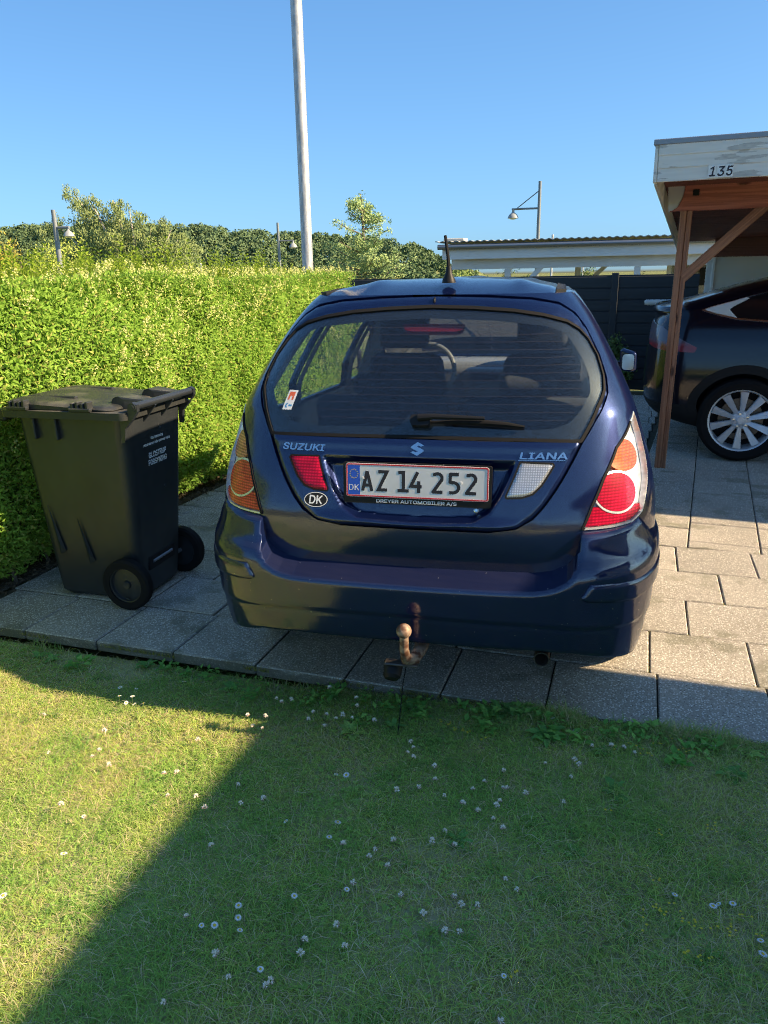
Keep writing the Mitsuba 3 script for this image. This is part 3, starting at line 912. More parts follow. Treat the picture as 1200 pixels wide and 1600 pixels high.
def gridcut(poly, du, dv):
    """the polygon cut into cells: (2-D points, triangles)"""
    x0, y0, x1, y1 = poly.bounds
    gx, gy = np.arange(math.floor(x0 / du), math.ceil(x1 / du) + 1) * du, np.arange(math.floor(y0 / dv), math.ceil(y1 / dv) + 1) * dv
    X, Y = np.meshgrid(gx[:-1], gy[:-1])
    cells = shapely.box(X.ravel(), Y.ravel(), X.ravel() + du, Y.ravel() + dv)
    shapely.prepare(poly)
    inside, touch = shapely.contains_properly(poly, cells), shapely.intersects(poly, cells)
    pts, tris = [], []
    n = 0
    q = np.stack([X.ravel(), Y.ravel()], 1)[inside]
    if len(q):
        P = np.stack([q, q + [du, 0], q + [du, dv], q + [0, dv]], 1)
        pts.append(P.reshape(-1, 2))
        i = np.arange(len(q))[:, None] * 4
        tris.append(np.vstack([i + [0, 1, 2], i + [0, 2, 3]]))
        n = len(q) * 4
    for g in shapely.intersection(poly, cells[touch & ~inside]):
        for h in getattr(g, 'geoms', [g]):
            if h.geom_type == 'Polygon' and h.area > 1e-10:
                vv, ff = trimesh.creation.triangulate_polygon(h, engine='earcut')
                pts.append(np.asarray(vv)[:, :2])
                tris.append(np.asarray(ff) + n)
                n += len(vv)
    P, F = np.vstack(pts), np.vstack(tris)
    key = np.round(P / 1e-6).astype(np.int64)
    _, first, inv = np.unique(key, axis=0, return_index=True, return_inverse=True)
    P, F = P[first], inv.ravel()[F]
    F = F[(F[:, 0] != F[:, 1]) & (F[:, 1] != F[:, 2]) & (F[:, 0] != F[:, 2])]
    e1, e2 = P[F[:, 1]] - P[F[:, 0]], P[F[:, 2]] - P[F[:, 0]]
    flip = e1[:, 0] * e2[:, 1] - e1[:, 1] * e2[:, 0] < 0
    F[flip] = F[flip][:, ::-1]
    return P, F


def panel(poly, du=0.02, dv=0.02, surf=car_surf, off=0.0, disp=None, skirt=0.0, skirt_vec=None):
    """a curved panel over POLY of the surface's own coordinates, with its edges turned inwards by SKIRT"""
    P, F = gridcut(poly, du, dv)
    d = np.full(len(P), float(off)) + (disp(P) if disp is not None else 0.0)
    V = surf(P[:, 0], P[:, 1], d)
    if skirt:
        e = np.sort(np.vstack([F[:, [0, 1]], F[:, [1, 2]], F[:, [2, 0]]]), 1)
        E = np.vstack([F[:, [0, 1]], F[:, [1, 2]], F[:, [2, 0]]])
        _, inv, cnt = np.unique(e, axis=0, return_inverse=True, return_counts=True)
        E = E[cnt[inv.ravel()] == 1]
        low = V + np.asarray(skirt_vec)[None] * skirt if skirt_vec is not None else surf(P[:, 0], P[:, 1], d - skirt)
        n = len(V)
        V = np.vstack([V, low])
        F = np.vstack([F, np.stack([E[:, 0], E[:, 1] + n, E[:, 1]], 1), np.stack([E[:, 0], E[:, 0] + n, E[:, 1] + n], 1)])
        keep = np.unique(F)
        m = np.full(len(V), -1)
        m[keep] = np.arange(len(keep))
        V, F = V[keep], m[F]
    return trimesh.Trimesh(V, F, process=False)


def mirror_poly(half):
    """closed outline from its right half, listed from the middle of the bottom to the middle of the top"""
    h = [tuple(p) for p in half]
    return Polygon(h + [(-x, y) for x, y in h[::-1] if x > 1e-9])


def smooth_poly(p, r=0.01):
    return p.buffer(r, quad_segs=5).buffer(-2 * r, quad_segs=5).buffer(r, quad_segs=5)


def flat_to_surf(g, s0, z0, off=0.0, surf=car_surf):
    """a mesh made in the xy plane laid onto the body at (s0, z0)"""
    v = np.array(g.vertices)
    h = g.copy()
    h.vertices = surf(v[:, 0] + s0, v[:, 1] + z0, v[:, 2] + off)
    return h
# ------------------------------------------------------------------ the blue car
def coat(key, color, ior=1.6, rough=0.33, metal=0.75, w=0.24):
    """metallic paint: glints below, a smooth clear coat above"""
    base = color if isinstance(color, dict) else rgb(*color)
    mat(key, {'type': 'blendbsdf', 'weight': w,
              'a': {'type': 'roughplastic', 'diffuse_reflectance': base, 'int_ior': ior, 'nonlinear': True, 'alpha': 0.014},
              'b': {'type': 'principled', 'base_color': base, 'roughness': rough, 'metallic': metal, 'clearcoat': 1.0, 'clearcoat_gloss': 0.98}})


NAVY_A, NAVY_B = (0.005, 0.016, 0.085), (0.013, 0.032, 0.160)
coat('car_paint', mikit.proc(lambda p, n, uv: mixc(NAVY_A, NAVY_B, noise(p.x * 900, p.y * 900, p.z * 900)) * (0.9 + 0.2 * fbm(p.x * 3, p.y * 3, p.z * 3, 2))), 1.9)


def worn_paint(p, n, uv):
    base = mixc(NAVY_A, NAVY_B, noise(p.x * 900, p.y * 900, p.z * 900))
    up = sstep(0.45, 0.8, n.z)
    dust = fbm(p.x * 6, p.y * 40, p.z * 6, 4)
    base = mixc(base, (0.075, 0.08, 0.15), up * (0.15 + 0.45 * dust))
    k, _, r = vor(p.x * 34, p.z * 34 + p.y * 11)
    chip = sstep(0.10, 0.05, k + 0.06 * noise(p.x * 300, p.z * 300, 2)) * sstep(0.90, 0.93, r)
    return mixc(base, (0.42, 0.42, 0.44), chip * 0.8)


coat('bumper_paint', mikit.proc(worn_paint), 1.9, 0.36, 0.6)
pbr('glass_band', (0.012, 0.016, 0.02), 0.35)
pbr('gap_dark', (0.006, 0.006, 0.008), 0.8)
pbr('cabin_fabric', mikit.proc(lambda p, n, uv: mixc((0.030, 0.032, 0.038), (0.06, 0.064, 0.074), noise(p.x * 160, p.y * 160, p.z * 160))), 0.9)
pbr('cabin_lining', (0.26, 0.26, 0.27), 0.9)
pbr('dash_plastic', (0.17, 0.18, 0.19), 0.55)
mat('tint_glass', {'type': 'thindielectric', 'int_ior': 1.5, 'specular_transmittance': rgb(0.76, 0.82, 0.84)}, two=False)
mat('dusty_glass', {'type': 'blendbsdf', 'weight': 0.010, 'a': {'type': 'thindielectric', 'int_ior': 1.5, 'specular_transmittance': rgb(0.76, 0.82, 0.84)}, 'b': {'type': 'twosided', 'b': {'type': 'diffuse', 'reflectance': rgb(0.34, 0.38, 0.44)}}}, two=False)
mat('wind_glass', {'type': 'thindielectric', 'int_ior': 1.5, 'specular_transmittance': rgb(0.92, 0.95, 0.94)}, two=False)
mat('clear_cover', {'type': 'thindielectric', 'int_ior': 1.18}, two=False)
pbr('chrome', (0.78, 0.79, 0.80), 0.10, 1.0)
pbr('reflector', mikit.proc(lambda p, n, uv: mixc((0.60, 0.61, 0.62), (0.90, 0.90, 0.90), noise(p.x * 70, p.y * 70, p.z * 120))), 0.30, 0.6)


def lens(key, c):
    def fn(p, n, uv):
        rid = dr.abs(2 * (p.z * 105 - dr.floor(p.z * 105)) - 1)
        col = dr.abs(2 * (p.x * 90 - dr.floor(p.x * 90)) - 1)
        return mi.Color3f(c) * (0.45 + 0.9 * rid * (0.4 + 0.6 * col)) * (0.75 + 0.5 * fbm(p.x * 40, p.z * 40, 1, 2))
    pbr(key, mikit.proc(fn), 0.25, specular=0.25)


lens('red_lens', (0.48, 0.007, 0.040))
lens('amber_lens', (0.55, 0.115, 0.025))
lens('left_lit_red_lens', (0.74, 0.085, 0.05))  # left lamp: the light on that side painted in as brighter, oranger red
lens('left_lit_amber_lens', (0.68, 0.24, 0.12))  # left amber, lightened in colour to make up for its shade
lens('brake_lens', (0.16, 0.008, 0.014))


def prism(p, n, uv):
    a, b = p.x * 130, p.z * 130
    return mixc((0.30, 0.32, 0.33), (0.85, 0.87, 0.88), dr.abs(2 * (a - dr.floor(a)) - 1) * dr.abs(2 * (b - dr.floor(b)) - 1))


pbr('prism_lens', mikit.proc(prism), 0.2, 0.55, clearcoat=1.0)
pbr('plate_white', mikit.proc(lambda p, n, uv: mixc((0.60, 0.61, 0.62), (0.68, 0.69, 0.70), fbm(p.x * 30, p.z * 30, 0, 3))), 0.35)
pbr('plate_red', (0.50, 0.02, 0.03), 0.4)
pbr('plate_blue', (0.012, 0.085, 0.50), 0.4)
pbr('star_yellow', (0.65, 0.5, 0.03), 0.5)
pbr('letter_white', (0.7, 0.71, 0.72), 0.5)
pbr('sticker_blue', (0.05, 0.25, 0.5), 0.5)
pbr('sticker_orange', (0.62, 0.12, 0.05), 0.5)
pbr('rust', mikit.proc(lambda p, n, uv: mixc((0.36, 0.26, 0.19), (0.13, 0.06, 0.035), sstep(0.35, 0.7, fbm(p.x * 50, p.y * 50, p.z * 50, 3)))), 0.6, 0.35)
pbr('steel_dark', mikit.proc(lambda p, n, uv: mixc((0.10, 0.09, 0.08), (0.2, 0.17, 0.14), fbm(p.x * 60, p.y * 60, p.z * 60, 3))), 0.45, 0.8)

car = thing('blue_car', 'dark blue estate car seen from the rear, parked on the paved drive', 'car')


def ca(name, g, mt, parent=car, smooth=32, **kw):
    return add(name, g, mt, parent, smooth=smooth, m=CARM, **kw)


GL = [(0, 1.023), (.42, 1.0205), (.596, 1.016), (.655, 1.075), (.70, 1.118), (.765, 1.168), (.797, 1.214), (.818, 1.28), (.802, 1.335), (.768, 1.368), (.708, 1.394), (.59, 1.416), (.44, 1.432), (.235, 1.442), (0, 1.447)]
SEE = [(0, 1.060), (.10, 1.059), (.38, 1.056), (.50, 1.061), (.567, 1.078), (.63, 1.121), (.69, 1.17), (.714, 1.22), (.714, 1.27), (.688, 1.335), (.655, 1.364), (.58, 1.381), (.33, 1.400), (0, 1.408)]
UL = [(0, .732), (.25, .734), (.34, .748), (.396, .781), (.434, .819), (.477, .87), (.535, .942), (.598, 1.016)]
TGH = UL + [(.668, 1.080), (.713, 1.114), (.778, 1.163), (.811, 1.210), (.833, 1.28), (.826, 1.37), (.80, 1.415), (.72, 1.45), (.57, 1.467), (.33, 1.477), (0, 1.482)]
glass_p = smooth_poly(mirror_poly(GL), 0.012)
see_p = smooth_poly(mirror_poly(SEE), 0.02)
tail_p = smooth_poly(mirror_poly(TGH), 0.010)
LIGHT = [(.955, 1.092), (.965, 1.02), (.945, .953), (.905, .876), (.85, .818), (.815, .777), (.75, .752), (.668, .747), (.553, .745), (.592, .82), (.65, .908), (.734, .995), (.86, 1.062)]
light_p = smooth_poly(Polygon(LIGHT), 0.006)
flipx = lambda p: shapely.affinity.scale(p, -1, 1, origin=(0, 0))
import shapely.affinity

# --- shell
zs = np.linspace(0.27, 1.483, 50)
shell = Polygon([(float(s_total(z)), z) for z in zs] + [(-float(s_total(z)), z) for z in zs[::-1]])


def side_poly(pts):
    return smooth_poly(Polygon([(float(s_of_y(y, z)), z) for y, z in pts]), 0.015)


WIN = [[(0.66, 1.03), (1.02, 1.0), (1.02, 1.36), (0.82, 1.355)], [(1.10, 0.99), (1.86, 0.975), (1.86, 1.385), (1.10, 1.365)], [(1.96, 0.975), (2.84, 0.985), (2.72, 1.06), (2.36, 1.33), (2.2, 1.385), (1.96, 1.39)]]
wins = [side_poly(w_) for w_ in WIN]
wz = np.linspace(1.0, 1.42, 12)
wind = Polygon([(float(s_total(z)) - 0.64 * float(fW(z)) / 0.8, z) for z in wz] + [(float(s_total(z)) - 0.0005, z) for z in wz[::-1]])
arch = [Point(float(s_of_y(y, 0.35)), 0.30).buffer(0.335) for y in (0.80, 3.30)]
holes = [tail_p.buffer(0.003), sbox(-1.02, 0, 1.02, 0.42)]
for q in [light_p.buffer(0.001)] + wins + [wind] + arch:
    holes += [q, flipx(q)]
body_poly = shell.difference(unary_union(holes))
ca('body', panel(body_poly, 0.03, 0.02, skirt=0.012), 'car_paint')
ca('underbody', bevel_box(-0.7, 0.7, 0.30, 4.0, 0.24, 0.30, 0.02), 'gap_dark')
ca('inner_rear', panel(Polygon([(-.9, .3), (.9, .3), (.9, 1.0), (-.9, 1.0)]), 0.05, 0.05, off=-0.05), 'gap_dark')
lin = shell.difference(unary_union([tail_p] + [h for q in wins + [wind] for h in (q, flipx(q))]))
lin = lin.intersection(sbox(-9, 0.72, 9, 2))
ca('cabin_lining', panel(lin, 0.05, 0.04, off=-0.035), 'cabin_lining')
for q in wins:
    for h in (q, flipx(q)):
        ca('side_window', panel(h.buffer(0.004), 0.04, 0.04, off=-0.005), 'tint_glass')
ca('windscreen', panel(unary_union([wind]), 0.04, 0.04, off=-0.004), 'wind_glass')
ca('windscreen', panel(flipx(wind), 0.04, 0.04, off=-0.004), 'wind_glass')
for sg in (-1, 1):     # door gaps
    for y in (1.06, 1.91, 2.95):
        ln = Polygon([(sg * float(s_of_y(y - 0.004, z)), z) for z in (0.42, 1.0)] + [(sg * float(s_of_y(y + 0.004, z)), z) for z in (1.0, 0.42)])
        ca('door_gap', panel(ln, 0.05, 0.05, off=0.0008), 'gap_dark')
    for y in (1.2, 2.05):
        ca('door_handle', panel(shapely.affinity.scale(sbox(sg * float(s_of_y(y, .9)) - .09, .885, sg * float(s_of_y(y, .9)) + .09, .915), 1, 1), 0.03, 0.01, off=0.022, skirt=0.02), 'car_paint')

# --- roof
ctr = np.array([car_surf(np.array(s), np.array(1.483))[:2] for s in np.linspace(-float(s_total(1.483)), float(s_total(1.483)), 240)])
roof_poly = Polygon(ctr).buffer(0)
bnd = roof_poly.exterior


def roof_surf(x, y, off=0.0):
    x, y = np.asarray(x, float), np.asarray(y, float)
    d = shapely.distance(bnd, shapely.points(x, y))
    t = np.clip(d / 0.42, 0, 1)
    z = 1.483 + 0.052 * (1 - (1 - t) ** 2.2)
    inn = np.clip(d / 0.1, 0, 1)
    for xr in (-0.26, 0.03, 0.30):
        z = z + 0.008 * np.exp(-((x - xr) / 0.035) ** 2) * inn * np.clip((y - 0.55) / 0.15, 0, 1)
    for xr in (-0.452, 0.452):
        z = z - 0.008 * np.exp(-((x - xr) / 0.018) ** 4) * np.clip(d / 0.02, 0, 1)
    return np.stack([x, y, z + off], -1)


ca('roof', panel(roof_poly, 0.02, 0.04, surf=roof_surf), 'car_paint')
for sg in (-1, 1):
    ca('roof_strip', panel(sbox(sg * 0.452 - 0.017, 0.66, sg * 0.452 + 0.017, 2.2).intersection(roof_poly.buffer(-0.003)), 0.014, 0.06, surf=roof_surf, off=0.010, skirt=0.016), 'dark_trim')
    ca('roof_strip_end', panel(sbox(sg * 0.452 - 0.018, 0.50, sg * 0.452 + 0.018, 0.659).intersection(roof_poly.buffer(-0.002)), 0.015, 0.03, surf=roof_surf, off=0.012, skirt=0.018), 'dark_trim')

# --- tailgate: glass, frame, lower panel with the plate recess
RO = [(0, .7475), (.10, .750), (.20, .759), (.258, .790), (.296, .842), (.323, .893), (.361, .962)]
rec_out = smooth_poly(mirror_poly(RO), 0.008)
rec_in = smooth_poly(mirror_poly([(0, .770), (.12, .772), (.178, .779), (.232, .803), (.268, .876), (.292, .952)]), 0.008)


def tail_disp(P):
    pts = shapely.points(P[:, 0], P[:, 1])
    into = np.where(shapely.contains(rec_out, pts), shapely.distance(rec_out.exterior, pts), 0.0)
    wall = np.clip(into / 0.026, 0, 1)
    d = -0.034 * wall * wall * (3 - 2 * wall)
    z = P[:, 1]
    lip = 0.018 * np.exp(-((z - 0.752) / 0.020) ** 2) * np.clip((0.40 - np.abs(P[:, 0])) / 0.12, 0, 1)
    edge = shapely.distance(tail_p.exterior, pts)
    roll = -0.010 * np.clip(1 - edge / 0.016, 0, 1) ** 2
    crease = 0.006 * np.clip(1 - np.abs(z - 1.000) / 0.02, 0, 1) * (into <= 0)
    return d + lip * (into < 0.02) + roll + crease * (edge > 0.004)


frame_p = tail_p.difference(glass_p.buffer(0.0015))
upper = frame_p.intersection(sbox(-2, 1.018, 2, 2))
lower = frame_p.intersection(sbox(-2, 0, 2, 1.018))
fog_p = smooth_poly(Polygon([(.487, .953), (.367, .956), (.308, .845), (.364, .848), (.401, .860), (.432, .886)]), 0.005)
lower = lower.difference(unary_union([fog_p.buffer(0.002), flipx(fog_p.buffer(0.002))]))
tg = ca('tailgate', panel(unary_union([lower]), 0.008, 0.006, disp=tail_disp, skirt=0.022), 'car_paint')
ca('tailgate_frame', panel(upper, 0.02, 0.012, skirt=0.02, disp=lambda P: -0.006 * np.clip(1 - shapely.distance(upper.boundary, shapely.points(P)) / 0.012, 0, 1) ** 2), 'car_paint', tg)
ca('tailgate_gap', panel(tail_p.buffer(0.02).difference(tail_p.buffer(-0.02)), 0.03, 0.02, off=-0.016), 'gap_dark', tg)
ca('glass_seal', panel(glass_p.buffer(0.0015).difference(glass_p.buffer(-0.009)), 0.02, 0.015, off=0.0015, skirt=0.006), 'rubber', tg)
gl = ca('rear_window', panel(glass_p.buffer(-0.002), 0.03, 0.02, off=-0.0035), 'dusty_glass', tg)
ca('black_border', panel(glass_p.buffer(-0.003).difference(see_p.difference(Polygon([(-.13, 1.0), (-.05, 1.092), (.07, 1.092), (.16, 1.0)]))), 0.03, 0.02, off=-0.0075), 'glass_band', tg)
for k in range(13):
    z = 1.085 + k * 0.0245
    w_ = float(np.interp(z, [1.06, 1.125, 1.24, 1.352, 1.40], [.52, .62, .70, .63, .30]))
    ca('heating_wire', panel(sbox(-w_, z - 0.0004, w_, z + 0.0004), 0.06, 0.002, off=-0.006), 'wire_red', tg)
pbr('wire_red', (0.07, 0.035, 0.035), 0.6)
fogk = ca('rear_fog_light', panel(flipx(fog_p), 0.012, 0.008, off=0.003, skirt=0.02, disp=lambda P: -0.005 * np.clip(1 - shapely.distance(flipx(fog_p).exterior, shapely.points(P)) / 0.008, 0, 1) ** 2), 'red_lens', tg, label='red rear fog light left of the plate')
ca('reversing_light', panel(fog_p, 0.012, 0.008, off=0.003, skirt=0.02, disp=lambda P: -0.005 * np.clip(1 - shapely.distance(fog_p.exterior, shapely.points(P)) / 0.008, 0, 1) ** 2), 'prism_lens', tg, label='clear ribbed reversing light right of the plate')
for p_ in (fog_p, flipx(fog_p)):
    ca('lamp_gasket', panel(p_.buffer(0.0035).difference(p_.buffer(-0.002)), 0.012, 0.008, off=0.0015), 'rubber', tg)

# --- lettering and emblems on the tailgate
g = cat(*[meshkit.text_mesh('SUZUKI', 0.0205, 0.004, True)])
g.apply_scale([0.170 / g.extents[0], 1, 1])
ca('badge_letters', flat_to_surf(g, -0.523, 0.9715, 0.0015), 'chrome', tg, smooth=False)
g = text('LIANA', 0.019, np.eye(4), 0.004, True, center=False)
v = np.array(g.vertices)
v[:, 0] = v[:, 0] * (0.166 / g.extents[0]) + v[:, 1] * 0.42
g.vertices = v
ca('badge_letters', flat_to_surf(g, 0.361, 0.966, 0.0015), 'chrome', tg, smooth=False)
ul = extrude(Polygon([(0, 0), (0.165, 0), (0.163, 0.0014), (0.001, 0.0014)]), 0.003)
ca('badge_underline', flat_to_surf(ul, 0.360, 0.9605, 0.0015), 'chrome', tg, smooth=False)
E_ = 0.0215
pts = [(-0.05, 0.98), (-1.15, 0.28), (-1.15, 0.12), (0.42, -0.42), (-0.15, -0.62), (-0.75, -0.42), (-1.15, -0.62), (-0.05, -0.98 - 0.1)]
half = [(-0.02, 1.0), (-1.12, 0.30), (-1.12, 0.14), (0.10, -0.34), (-0.18, -0.50), (-0.62, -0.34), (-1.12, -0.52), (0.02, -1.0)]
oth = [(-x, -y) for x, y in half]
s_poly = Polygon(half + oth).buffer(0)
if s_poly.geom_type != 'Polygon':
    s_poly = max(s_poly.geoms, key=lambda q: q.area)
ca('emblem', flat_to_surf(extrude(shapely.affinity.scale(s_poly, E_, E_, origin=(0, 0)), 0.004), 0.001, 0.988, 0.0015), 'chrome', tg, smooth=False)
dk = shapely.affinity.scale(Point(0, 0).buffer(1, quad_segs=10), 0.045, 0.0262)
ca('country_sticker', panel(shapely.affinity.translate(dk, -0.350, 0.814), 0.02, 0.01, off=0.0012), 'dark_trim', tg)
ring = shapely.affinity.scale(Point(0, 0).buffer(1, quad_segs=10), 0.0435, 0.025).difference(shapely.affinity.scale(Point(0, 0).buffer(1, quad_segs=10), 0.041, 0.0226))
ca('sticker_ring', flat_to_surf(extrude(ring, 0.0004), -0.350, 0.814, 0.0016), 'letter_white', tg, smooth=False)
g = text('DK', 0.027, np.eye(4), 0.0004, True)
g.apply_translation([0, -0.0135, 0])
ca('sticker_letters', flat_to_surf(g, -0.350, 0.814, 0.0016), 'letter_white', tg, smooth=False)
ca('lock', flat_to_surf(lathe([(0, 0), (0.0085, 0), (0.0085, 0.003), (0.006, 0.004), (0.004, 0.002), (0, 0.002)], 16), 0.21, 0.804, -0.032), 'chrome', tg)
st = sbox(-0.585, 1.101, -0.540, 1.166)
stk = ca('window_sticker', panel(st, 0.02, 0.02, off=-0.0025), 'letter_white', tg)
ca('sticker_print', panel(Polygon([(-.577, 1.133), (-.577, 1.160), (-.549, 1.160), (-.549, 1.133), (-.558, 1.133), (-.558, 1.146), (-.568, 1.146), (-.568, 1.133)]), 0.02, 0.02, off=-0.002), 'sticker_orange', tg)
ca('sticker_print', panel(Point(-.569, 1.115).buffer(0.008).difference(Point(-.564, 1.115).buffer(0.006)), 0.02, 0.02, off=-0.002), 'sticker_blue', tg)
ca('sticker_print', panel(sbox(-.561, 1.112, -.545, 1.118), 0.02, 0.02, off=-0.002), 'sticker_blue', tg)
ca('seat_reflector', panel(Polygon([(.630, 1.085), (.650, 1.085), (.678, 1.122), (.660, 1.122)]), 0.02, 0.02, off=-0.02), 'sticker_orange', tg)
ca('seat_reflector', panel(Polygon([(-.625, 1.095), (-.640, 1.095), (-.660, 1.132), (-.644, 1.132)]), 0.02, 0.02, off=-0.02), 'brake_lens', tg)
ca('washer_nozzle', flat_to_surf(lathe([(0, 0), (0.008, 0), (0.007, 0.006), (0.004, 0.010), (0, 0.011)], 14), 0.008, 1.463, 0.0), 'black_plastic', tg)
# wiper
wp = ca('wiper', flat_to_surf(extrude(rrect(-0.032, 0.045, -0.017, 0.016, 0.013), 0.028), 0.0, 1.073, 0.0), 'black_plastic', tg)
arm = [car_surf(np.array(s), np.array(z), np.array(o)) for s, z, o in ((0.0, 1.078, 0.03), (0.06, 1.081, 0.035), (0.25, 1.080, 0.03))]
ca('wiper_arm', tube(arm, [0.013, 0.010, 0.006], 10), 'black_plastic', wp)
bl = [car_surf(np.array(s), np.array(z), np.array(o)) for s, z, o in ((0.03, 1.071, 0.008), (0.15, 1.0725, 0.012), (0.26, 1.071, 0.013), (0.33, 1.068, 0.012), (0.395, 1.062, 0.008))]
ca('wiper_blade', tube(bl, [0.004, 0.0085, 0.0095, 0.0085, 0.004], 8), 'rubber', wp)

# --- licence plate with its holder
PZ, PLY, TILT = 0.8865, 0.118, math.radians(4)
PMAT = np.array([[1, 0, 0, 0], [0, 0, -1, 0], [0, 1, 0, 0], [0, 0, 0, 1.0]])
PLM = xf((0.005, PLY, PZ), 0.0, 0.967) @ rot([1, 0, 0], -TILT) @ PMAT     # x right, y up, z to the rear
pm = lambda g: g.copy().apply_transform(PLM)
hold = ca('plate_holder', pm(extrude(rrect(-0.262, 0.262, -0.083, 0.0635, 0.008), 0.012)), 'black_plastic', tg, smooth=False)
t_ = text('DREYER AUTOMOBILER A/S', 0.0115, np.eye(4), 0.0006, True)
t_.apply_scale([0.285 / t_.extents[0], 1, 1])
t_.apply_translation([0.0, -0.0785, 0.0122])
ca('holder_lettering', pm(t_), 'letter_white', hold, smooth=False)
plt_ = ca('licence_plate', pm(extrude(rrect(-0.252, 0.252, -0.06, 0.06, 0.009), 0.0022).apply_translation([0, 0, 0.0121])), 'plate_white', tg, smooth=False)
red = rrect(-0.2505, 0.2505, -0.0585, 0.0585, 0.008).difference(rrect(-0.2462, 0.2462, -0.0542, 0.0542, 0.0055))
ca('plate_border', pm(extrude(red, 0.0012).apply_translation([0, 0, 0.0144])), 'plate_red', plt_, smooth=False)
ca('country_band', pm(extrude(sbox(-0.2445, -0.0525, -0.201, 0.0525), 0.0006).apply_translation([0, 0, 0.0144])), 'plate_blue', plt_, smooth=False)
stars = unary_union([Point(-0.2228 + 0.0145 * math.cos(a), 0.022 + 0.0155 * math.sin(a)).buffer(0.0019, quad_segs=2) for a in np.arange(12) * math.pi / 6])
ca('stars', pm(extrude(stars, 0.0004).apply_translation([0, 0, 0.0151])), 'star_yellow', plt_, smooth=False)
dkk = text('DK', 0.021, np.eye(4), 0.0004, False)
dkk.apply_translation([-0.2228, -0.037, 0.0151])
ca('country_letters', pm(dkk), 'letter_white', plt_, smooth=False)


def stroke_char(ch, h):
    """the plate's letters: even strokes"""
    w, t = h * 0.56, h * 0.148
    r = t / 2
    L = {
        'A': [[(r * 0.8, 0), (w / 2, h - r)], [(w / 2, h - r), (w - r * 0.8, 0)], [(w * 0.22, h * 0.27), (w * 0.78, h * 0.27)]],
        'Z': [[(r, h - r), (w - r, h - r), (r, r), (w - r, r)]],
        '1': [[(w * 0.12, h - r * 1.1), (w * 0.55, h - r), (w * 0.55, r)], [(w * 0.06, r), (w * 1.0, r)]],
        '4': [[(w * 0.66, h - r * 0.5), (r * 0.7, h * 0.3), (w, h * 0.3)], [(w * 0.74, h * 0.55), (w * 0.74, 0)]],
        '2': [[(r, h - r * 1.3)] + [(w / 2 + (w / 2 - r) * math.cos(a), h - w / 2 + 0.0 + (w / 2 - r) * math.sin(a)) for a in np.radians(np.arange(125, -45, -12))] + [(r * 1.1, r), (w - r * 0.6, r)]],
        '5': [[(w - r, h - r), (r * 1.4, h - r), (r * 1.25, h * 0.56)] + [(w / 2 - 0.1 * w + (w * 0.6 - r) * math.cos(a), h * 0.31 + (h * 0.31 - r) * math.sin(a)) for a in np.radians(np.arange(100, -100, -12))] + [(r * 0.8, r)]],
    }[ch]
    return unary_union([LineString(q).buffer(r, cap_style='flat', join_style='mitre' if ch in 'Z14A' else 'round', mitre_limit=3) for q in L]).intersection(sbox(-1, 0, 1, h)), w


H_ = 0.076
chars = []
for ch, x in zip('AZ14252', (-0.196, -0.140, -0.068, -0.022, 0.054, 0.112, 0.170)):
    p_, w_ = stroke_char(ch, H_)
    chars.append(shapely.affinity.translate(p_, x, -H_ / 2))
for p_ in chars:
    ca('character', pm(extrude(p_, 0.001).apply_translation([0, 0, 0.0144])), 'ink', plt_, smooth=False)
for x, y in ((-0.190, 0.008), (0.156, 0.003)):
    ca('screw', pm(lathe([(0, 0), (0.0055, 0), (0.005, 0.0018), (0, 0.0022)], 14).apply_translation([x, y, 0.0146])), 'plate_white', plt_)

# --- tail lights
am_p = shapely.affinity.translate(shapely.affinity.scale(Point(0, 0).buffer(1, quad_segs=12), 0.090, 0.050), .770, .967)
re_p = shapely.affinity.translate(shapely.affinity.scale(Point(0, 0).buffer(1, quad_segs=12), 0.088, 0.060), .702, .856)
inner = light_p.buffer(-0.010)
amb = am_p.intersection(inner).difference(re_p.buffer(0.009))
redc = re_p.intersection(inner)
bot = Polygon([(.50, .70), (.80, .70), (.81, .806), (.60, .818), (.585, .82)]).intersection(inner).difference(re_p.buffer(0.009))
gask = light_p.buffer(0.001).difference(light_p.buffer(-0.007)).intersection(Polygon([(.53, .735), (.557, .735), (.655, .885), (.745, .985), (.88, 1.06), (.84, 1.075), (.70, 1.0), (.60, .95)]))
for sg, nm in ((1, 'right'), (-1, 'left')):
    F_ = (lambda p: p) if sg > 0 else flipx
    tl = ca('tail_light', panel(F_(light_p), 0.014, 0.01, off=-0.020, skirt=0.03, disp=lambda P: 0.004 * (meshkit.noise(np.stack([P[:, 0] * 45, P[:, 1] * 30, 0 * P[:, 0]], -1)) - 0.5)), 'reflector', car)
    rim = light_p.difference(light_p.buffer(-0.006))
    ca('rim', panel(F_(rim), 0.02, 0.012, off=0.002, skirt=0.02), 'reflector', tl)
    lm_, rm_ = ('amber_lens', 'red_lens') if sg > 0 else ('left_lit_amber_lens', 'left_lit_red_lens')
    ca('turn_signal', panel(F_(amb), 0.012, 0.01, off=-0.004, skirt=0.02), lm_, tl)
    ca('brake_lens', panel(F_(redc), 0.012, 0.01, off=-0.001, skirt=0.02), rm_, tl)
    rr_ = re_p.buffer(0.008).difference(re_p.buffer(0.001)).intersection(inner)
    ca('lens_ring', panel(F_(rr_), 0.012, 0.01, off=-0.002, skirt=0.014), 'reflector', tl)
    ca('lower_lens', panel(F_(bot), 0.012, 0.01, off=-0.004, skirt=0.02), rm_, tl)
    ca('clear_lens', panel(F_(light_p.buffer(-0.005)), 0.02, 0.014, off=0.003), 'clear_cover', tl)
    ca('gasket', panel(F_(gask), 0.012, 0.01, off=0.004, skirt=0.016), 'rubber', tl)
